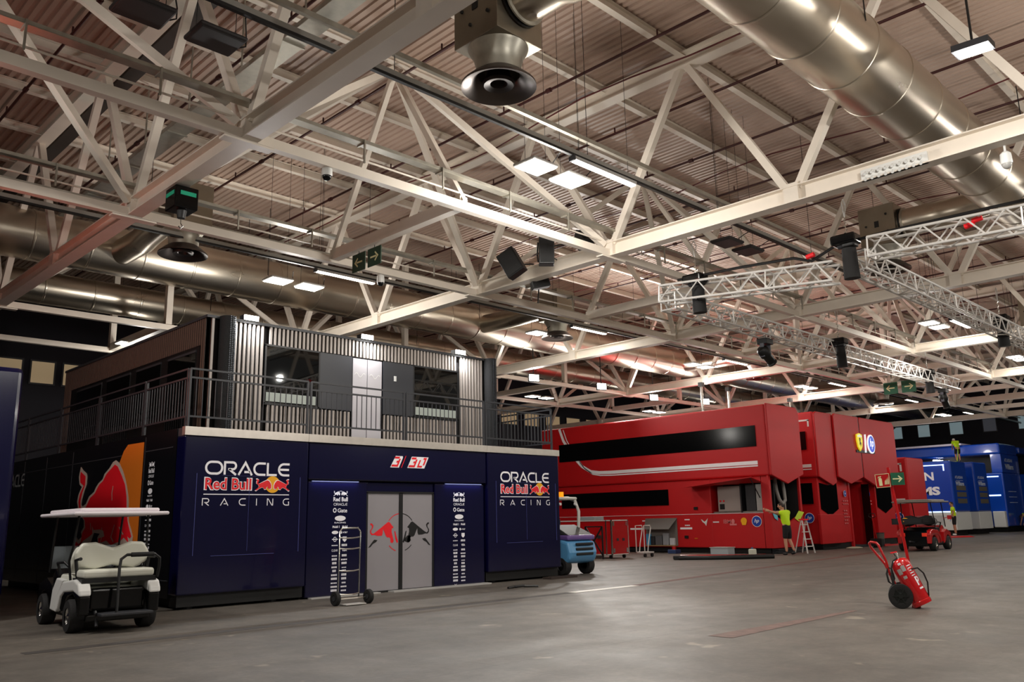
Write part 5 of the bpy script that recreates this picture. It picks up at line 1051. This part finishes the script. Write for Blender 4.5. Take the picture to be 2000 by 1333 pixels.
def mover(x, y, z, label, tilt=.6, yel=False):
    t = thing('moving_head_light', label, 'spotlight', (x, y, z), 'moving head lights'); 
    MB().box(x-.2,y-.16,z-.12,x+.2,y+.16,z+.05).build('base', BLACK, t, bevel=.02)
    for s in (-1,1): MB().bar((x+s*.19,y,z-.1),(x+s*.17,y,z-.5),.05,.12,(0,1,0)).build('yoke_arm', mat('yoke_grey', (90,90,100), .4), t)
    d = Vector((.75,-.1,-tilt)).normalized(); c = Vector((x,y,z-.42)); b = MB(); b.lathe(c-d*.3, [(0,0),(.12,.02),(.17,.08),(.18,.3),(.14,.36),(.13,.6),(.15,.62),(.15,.66),(0,.66)], 20, d); b.build('lamp_head', BLACK, t, smooth=True)
    MB().cyl(c+d*.361, c+d*.37, .11, n=16).build('lens', mat('lens_yellow', (250,190,30), .2, emit=.6) if yel else GLASSD, t)
    MB().tube([(x-.05,y,z+.05),(x,y,z+.2),(x+.05,y,z+.05)], .02).build('clamp', ALU, t)
mover(22.6, 12.1, 6.52, 'black spotlight hanging under the long aluminium truss'); mover(38.2, 12.45, 6.55, 'black spotlight with yellow lens at the far end of the aluminium truss', 1.4, True)
# ------------------------------------------------------------------ things fixed to the roof steel
def speaker(c, label, yaw, tilt, w_=.42, h_=.7, d_=.3):
    t = thing('loudspeaker', label, 'loudspeaker', c, 'black loudspeakers')
    M = Matrix.Translation(c) @ Matrix.Rotation(yaw,4,'Z') @ Matrix.Rotation(tilt,4,'Y')
    f = lambda *p: tuple(M @ Vector(p))
    b = MB(); b.box(-w_/2,-d_/2,-h_/2,w_/2,d_/2,h_/2); b.v = [f(*v) for v in b.v]; b.build('cabinet', BLACK, t, bevel=.02)
    b = MB(); b.box(-w_/2+.03,-d_/2-.015,-h_/2+.03,w_/2-.03,-d_/2,h_/2-.03); b.v = [f(*v) for v in b.v]; b.build('grille', mat('speaker_grille', (30,30,30), .8, bump=.5, scale=90), t)
    b = MB(); b.tube([f(-w_/2-.02,.05,-h_/2+.1), f(-w_/2-.03,.3,0), f(-w_/2-.02,.05,h_/2-.1)], .02); b.tube([f(0,d_/2,0), f(.3,1.0,.1)], .02); b.build('mounting_yoke', BLACK, t)
speaker((14.95,13.7,8.02), 'upright black loudspeaker in the middle of the cluster on the roof beam', YAW-PI/2, .02, .38, .7)
speaker((14.96,14.94,8.0), 'tilted black loudspeaker left in the cluster on the roof beam', YAW-PI/2-.4, -.5, .5, .72)
speaker((16.75,14.0,8.75), 'black loudspeaker pointing away, right in the cluster on the roof beam', YAW-PI/2+1.9, .9)
speaker((16.4,15.3,7.8), 'small black loudspeaker hanging below the roof beam', YAW-PI/2+.2, 1.35, .26, .5, .26)
for i, (x, y, z, lb) in enumerate(((11.2,16.35,7.55,'green exit arrow sign pointing left under the cross beam above the pavilion'),(11.2,15.72,7.55,'green exit arrow sign pointing right under the cross beam above the pavilion'),(44.2,16.9,7.7,'green double arrow sign far back on the right, left plate'),(44.2,16.0,7.7,'green double arrow sign far back on the right, right plate'))):
    t = thing('exit_sign', lb, 'sign', (x, y, z), 'green arrow signs'); k = 1 if i < 2 else 1.35
    MB().box(x-.01,y-.26*k,z-.18*k,x+.01,y+.26*k,z+.26*k).build('sign_plate', mat('sign_green_dim', (34,62,44), .6) if i < 2 else GREEN, t)
    s = 1 if i % 2 == 0 else -1; b = MB(); u = (0, s, 0)
    b.prism([(-.15*k,.02*k),(.08*k,.02*k),(.08*k,.06*k),(-.15*k,.06*k)], (x-.012,y,z), u, UZ, (-.003,0,0)); b.prism([(.04*k,.16*k),(.17*k,.04*k),(.04*k,-.08*k),(.02*k,-.05*k),(.11*k,.04*k),(.02*k,.13*k)], (x-.012,y,z), u, UZ, (-.003,0,0)); b.build('arrow', SIGNY, t)
    MB().cyl((x,y,z+.26*k),(x,y,8.0),.01,n=5).build('hanger', DKGREY, t)
def cctv(x, y, z, label, white=True):
    t = thing('dome_camera', label, 'camera', (x, y, z), 'dome cameras'); MB().lathe((x,y,z), [(.05,.2),(.09,.16),(.1,.0),(.09,-.03)], 20).build('housing', WHT, t, smooth=True); MB().ell((x,y,z-.03),.085,.085,.09).build('dome', LIGHTGREY if white else BLACKG, t, smooth=True)
    MB().cyl((x,y,z+.2),(x,y,z+.34),.02,n=8).build('stem', WHT, t)
cctv(16.2,3.75,7.5,'white dome camera under the beam at the right edge'); cctv(7.9,12.6,7.7,'small dome camera on the girder right of the top left beam joint', False); cctv(12.6,17.4,7.6,'dome camera with black ball on the girder above the pavilion', False)
t = thing('electric_hoist', 'black box shaped hoist with green stripe and hook under the red tinted beam', 'hoist', (6.35,15.2,7.6))
MB().box(6.15,15.0,7.35,6.6,15.45,7.78).build('hoist_body', BLACKG, t, bevel=.02); MB().box(6.142,15.05,7.6,6.15,15.4,7.68).build('green_stripe', mat('stripe_green', (20,170,130), .4), t); MB().box(6.25,14.99,7.6,6.55,15.0,7.68).build('green_stripe', mat('stripe_green', (20,170,130)), t)
MB().cyl((6.37,15.2,7.35),(6.37,15.2,7.2),.1,.07,n=14).build('hook_block', BLACK, t); MB().tube([(6.37,15.2,7.2),(6.37,15.2,7.1),(6.41,15.2,7.05),(6.37,15.2,7.0),(6.33,15.2,7.04)], .012).build('hook', CHROME, t)
t = thing('junction_box', 'row of pale bulb shaped sockets on the beam under the big shiny duct', 'lamp strip', (16,5.5,8.0))
for k in range(9):
    for j in range(2): MB().cyl((15.93,6.1-k*.13,7.98-j*.12),(15.86,6.1-k*.13,7.93-j*.12),.03,n=8).build('socket', WHT, t)
MB().box(15.93,4.95,7.82,15.99,6.2,8.05).build('mounting_bar', WHT, t)
# ------------------------------------------------------------------ people
def skin(name, V, E_, rad, m, parent, sub=2):
    me = bpy.data.meshes.new(name); me.from_pydata(V, E_, []); me.materials.append(m); o = bpy.data.objects.new(name, me); COL.objects.link(o)
    md = o.modifiers.new('s', 'SKIN'); md.use_smooth_shade = True
    for i, r_ in enumerate(rad): me.skin_vertices[0].data[i].radius = (r_, r_) if not isinstance(r_, tuple) else r_
    me.skin_vertices[0].data[0].use_root = True
    sb = o.modifiers.new('b', 'SUBSURF'); sb.levels = 2; sb.render_levels = 2
    o.parent = parent; o.matrix_parent_inverse = inv(parent); return o
def person(label, loc, rot, J, scale=1.12, hat=None):
    """J joints in local metres: pelvis, chest, neck, head and per side sh, el, wr, hip, kn, an, toe"""
    t = thing('person', label, 'person'); V, E_, Rd = [], [], []
    def add(p, r, par=None):
        V.append(p); Rd.append(r)
        if par is not None: E_.append((par, len(V)-1))
        return len(V)-1
    pel = add(J['pelvis'], .12); mid = add(tuple((Vector(J['pelvis'])+Vector(J['chest']))/2), (.135,.10), pel); ch = add(J['chest'], (.15,.11), mid); nk = add(J['neck'], .058, ch); hb = add(tuple(Vector(J['neck'])*.4+Vector(J['head'])*.6), .06, nk)
    for s in 'LR':
        sh = add(J['sh'+s], .06, ch); el = add(J['el'+s], .042, sh); wr = add(J['wr'+s], .027, el)
        hp_ = add(J['hip'+s], .095, pel); kn = add(J['kn'+s], .062, hp_); cf = add(tuple(Vector(J['kn'+s])*.65+Vector(J['an'+s])*.35), .06, kn); an = add(J['an'+s], .038, cf)
    skin('body', V, E_, Rd, SKIN, t)
    h = Vector(J['head']); d = (h-Vector(J['neck'])).normalized(); fw = Vector(J.get('face', (0,1,0))).normalized(); sd = fw.cross(d).normalized()
    b = MB(); b.ell((0,0,0), .078, .098, .118, 20, 14); Mx = Matrix((sd, sd.cross(d)*-1 if False else fw, d)).transposed(); b.v = [tuple(h+Mx @ Vector(v)) for v in b.v]
    n_ = len(b.v)
    for (cx, cy, cz, rx, ry, rz) in ((0,.1,-.01,.014,.022,.026),(.08,0,0,.012,.022,.032),(-.08,0,0,.012,.022,.032),(0,.09,-.06,.028,.01,.008),(0,.06,-.09,.04,.03,.025)):
        k = MB(); k.ell((cx,cy,cz), rx, ry, rz, 8, 6); b.add([h+Mx @ Vector(v) for v in k.v], k.f)
    b.build('head', SKIN, t, smooth=True, angle=False)
    k = MB(); k.ell((-.03,.088,.02),.012,.008,.008,8,6); k.ell((.03,.088,.02),.012,.008,.008,8,6); k.v = [tuple(h+Mx @ Vector(v)) for v in k.v]; k.build('eyes', BLACK, t, smooth=True)
    k = MB(); k.ell((0,-.018,.03), .088, .1, .105, 18, 12); k.v = [tuple(h+Mx @ Vector(v)) for v in k.v]; k.build('cap' if hat else 'hair', hat or HAIR, t, smooth=True)
    # shirt
    V, E_, Rd = [], [], []
    P, C_ = Vector(J['pelvis']), Vector(J['chest']); a0 = add(tuple(P-(C_-P)*.22), (.175,.14)); a1 = add(tuple((P+C_)/2), (.17,.13), a0); a2 = add(tuple(C_), (.185,.135), a1); a3 = add(tuple(C_*.35+Vector(J['neck'])*.65), .085, a2)
    for s in 'LR':
        sh = add(J['sh'+s], .085, a2); add(tuple(Vector(J['sh'+s])*.4+Vector(J['el'+s])*.6), .072, sh)
    skin('shirt', V, E_, Rd, LIME, t)
    V, E_, Rd = [], [], []
    a0 = add(tuple(P+(C_-P)*.38), (.158,.118)); a1 = add(tuple(P-Vector((0,0,.06))), (.15,.125), a0)
    for s in 'LR':
        hh = add(tuple(Vector(J['hip'+s])*.75+Vector(J['kn'+s])*.25), .105, a1); add(tuple(Vector(J['hip'+s])*.0+Vector(J['kn'+s])*1.0), .085, hh)
    skin('shorts', V, E_, Rd, SHORTS, t)
    for s in 'LR':
        w_, e_ = Vector(J['wr'+s]), Vector(J['el'+s]); d = (w_-e_).normalized(); sdv = d.cross(Vector((0,1,.2))).normalized(); nn = d.cross(sdv).normalized()
        b = MB(); b.bar(w_-d*.01, w_+d*.09, .075, .028, nn)
        for i in range(4):
            q = w_+d*.085+sdv*(i-1.5)*.019; L1 = (.034,.042,.039,.03)[i]; b.tube([q, q+d*L1, q+d*(L1+.025)+nn*.012, q+d*(L1+.04)+nn*.028], .0085, 6)
        q = w_+d*.03+sdv*.035; b.tube([q, q+sdv*.025+d*.03, q+sdv*.03+d*.055+nn*.01], .01, 6)
        b.build('hand', J.get('glove'+s, SKIN), t, smooth=True)
        an, toe = Vector(J['an'+s]), Vector(J['toe'+s]); V, E_, Rd = [], [], []
        h0 = add(tuple(an+Vector((0,0,-.02))), .045); h1 = add(tuple(an*.9+toe*.1+Vector((0,0,-.055))), .05, h0); h2 = add(tuple(an*.4+toe*.6+Vector((0,0,-.02))), .045, h1); add(tuple(toe), .035, h2)
        skin('shoe', V, E_, Rd, J.get('shoe', BLACK), t)
    t.location = loc; t.rotation_euler.z = rot; t.scale = (scale,)*3
    return t
ST = dict(pelvis=(0,0,.98), chest=(0,.02,1.32), neck=(0,.03,1.50), head=(0,.05,1.64), face=(0,1,0),
  shL=(-.18,.02,1.42), elL=(-.24,0,1.14), wrL=(-.22,.08,.90), shR=(.18,.02,1.42), elR=(.24,0,1.14), wrR=(.22,.08,.90),
  hipL=(-.09,0,.93), knL=(-.11,.03,.51), anL=(-.12,0,.10), toeL=(-.13,.16,.04), hipR=(.09,0,.93), knR=(.11,.03,.51), anR=(.12,0,.10), toeR=(.13,.16,.04))
j = dict(ST); j.update(chest=(0,.08,1.31), neck=(0,.12,1.49), head=(0,.17,1.62), elL=(-.26,.25,1.42), wrL=(-.34,.46,1.50), elR=(.1,.30,1.34), wrR=(-.08,.50,1.44), face=(-.7,1,.05), knR=(.10,.0,.5), anR=(.1,-.16,.13), toeR=(.1,-.02,.04))
person('worker in lime shirt and black shorts reaching into the open front of the red truck', (30.95, 16.3, 0), -.1, j, 1.12)
j = dict(ST); j.update(face=(-.6,1,0), head=(-.02,.06,1.63), elL=(-.2,.05,1.16), wrL=(-.14,.22,.92), wrR=(.24,.12,.88), gloveR=mat('blue_glove', (60,130,200), .6), gloveL=WHT, shoe=WHT)
person('worker in lime shirt standing with blue glove before the blue truck', (57.25, 18.95, .09), .45, j, 1.16)
j = dict(ST); j.update(pelvis=(0,-.1,.96), chest=(0,.12,1.24), neck=(0,.25,1.38), head=(0,.36,1.46), face=(0,.75,-.65), shL=(-.17,.14,1.34), shR=(.17,.14,1.34), elL=(-.2,.2,1.08), wrL=(-.14,.36,.94), elR=(.2,.2,1.08), wrR=(.16,.38,.92), hipL=(-.09,-.1,.91), hipR=(.09,-.1,.91), knL=(-.1,.06,.5), knR=(.1,.02,.5), anL=(-.1,-.02,.1), anR=(.1,-.04,.1), gloveR=mat('blue_glove', (60,130,200)))
person('worker in lime shirt and white helmet stooping on the roof of the blue truck', (62.0, 19.8, 4.80), -.9, j, 1.02, WHT)
j = dict(ST); j.update(pelvis=(0,-.25,.86), chest=(0,.14,1.0), neck=(0,.33,.98), head=(0,.46,.94), face=(0,.3,-.95), shL=(-.17,.2,1.04), shR=(.17,.2,1.04), elL=(-.2,.3,.76), wrL=(-.16,.42,.52), elR=(.2,.3,.76), wrR=(.16,.42,.52), hipL=(-.09,-.25,.82), hipR=(.09,-.25,.82), knL=(-.1,-.12,.45), knR=(.1,-.2,.45), anL=(-.1,-.22,.1), anR=(.1,-.42,.1), toeL=(-.1,-.06,.04), toeR=(.1,-.26,.04), shoe=WHT)
person('worker in lime shirt bending down at the right edge of the view', (72.6, 18.85, 0), .9, j, 1.2)
o = MB().tube([(61.9,19.7,6.0),(61.5,19.6,5.4),(61.0,19.55,4.8)], .02, 6).build('safety_strap', LIME, smooth=True); tag(o, 'lime safety strap hanging from the worker on the blue truck roof', 'strap')
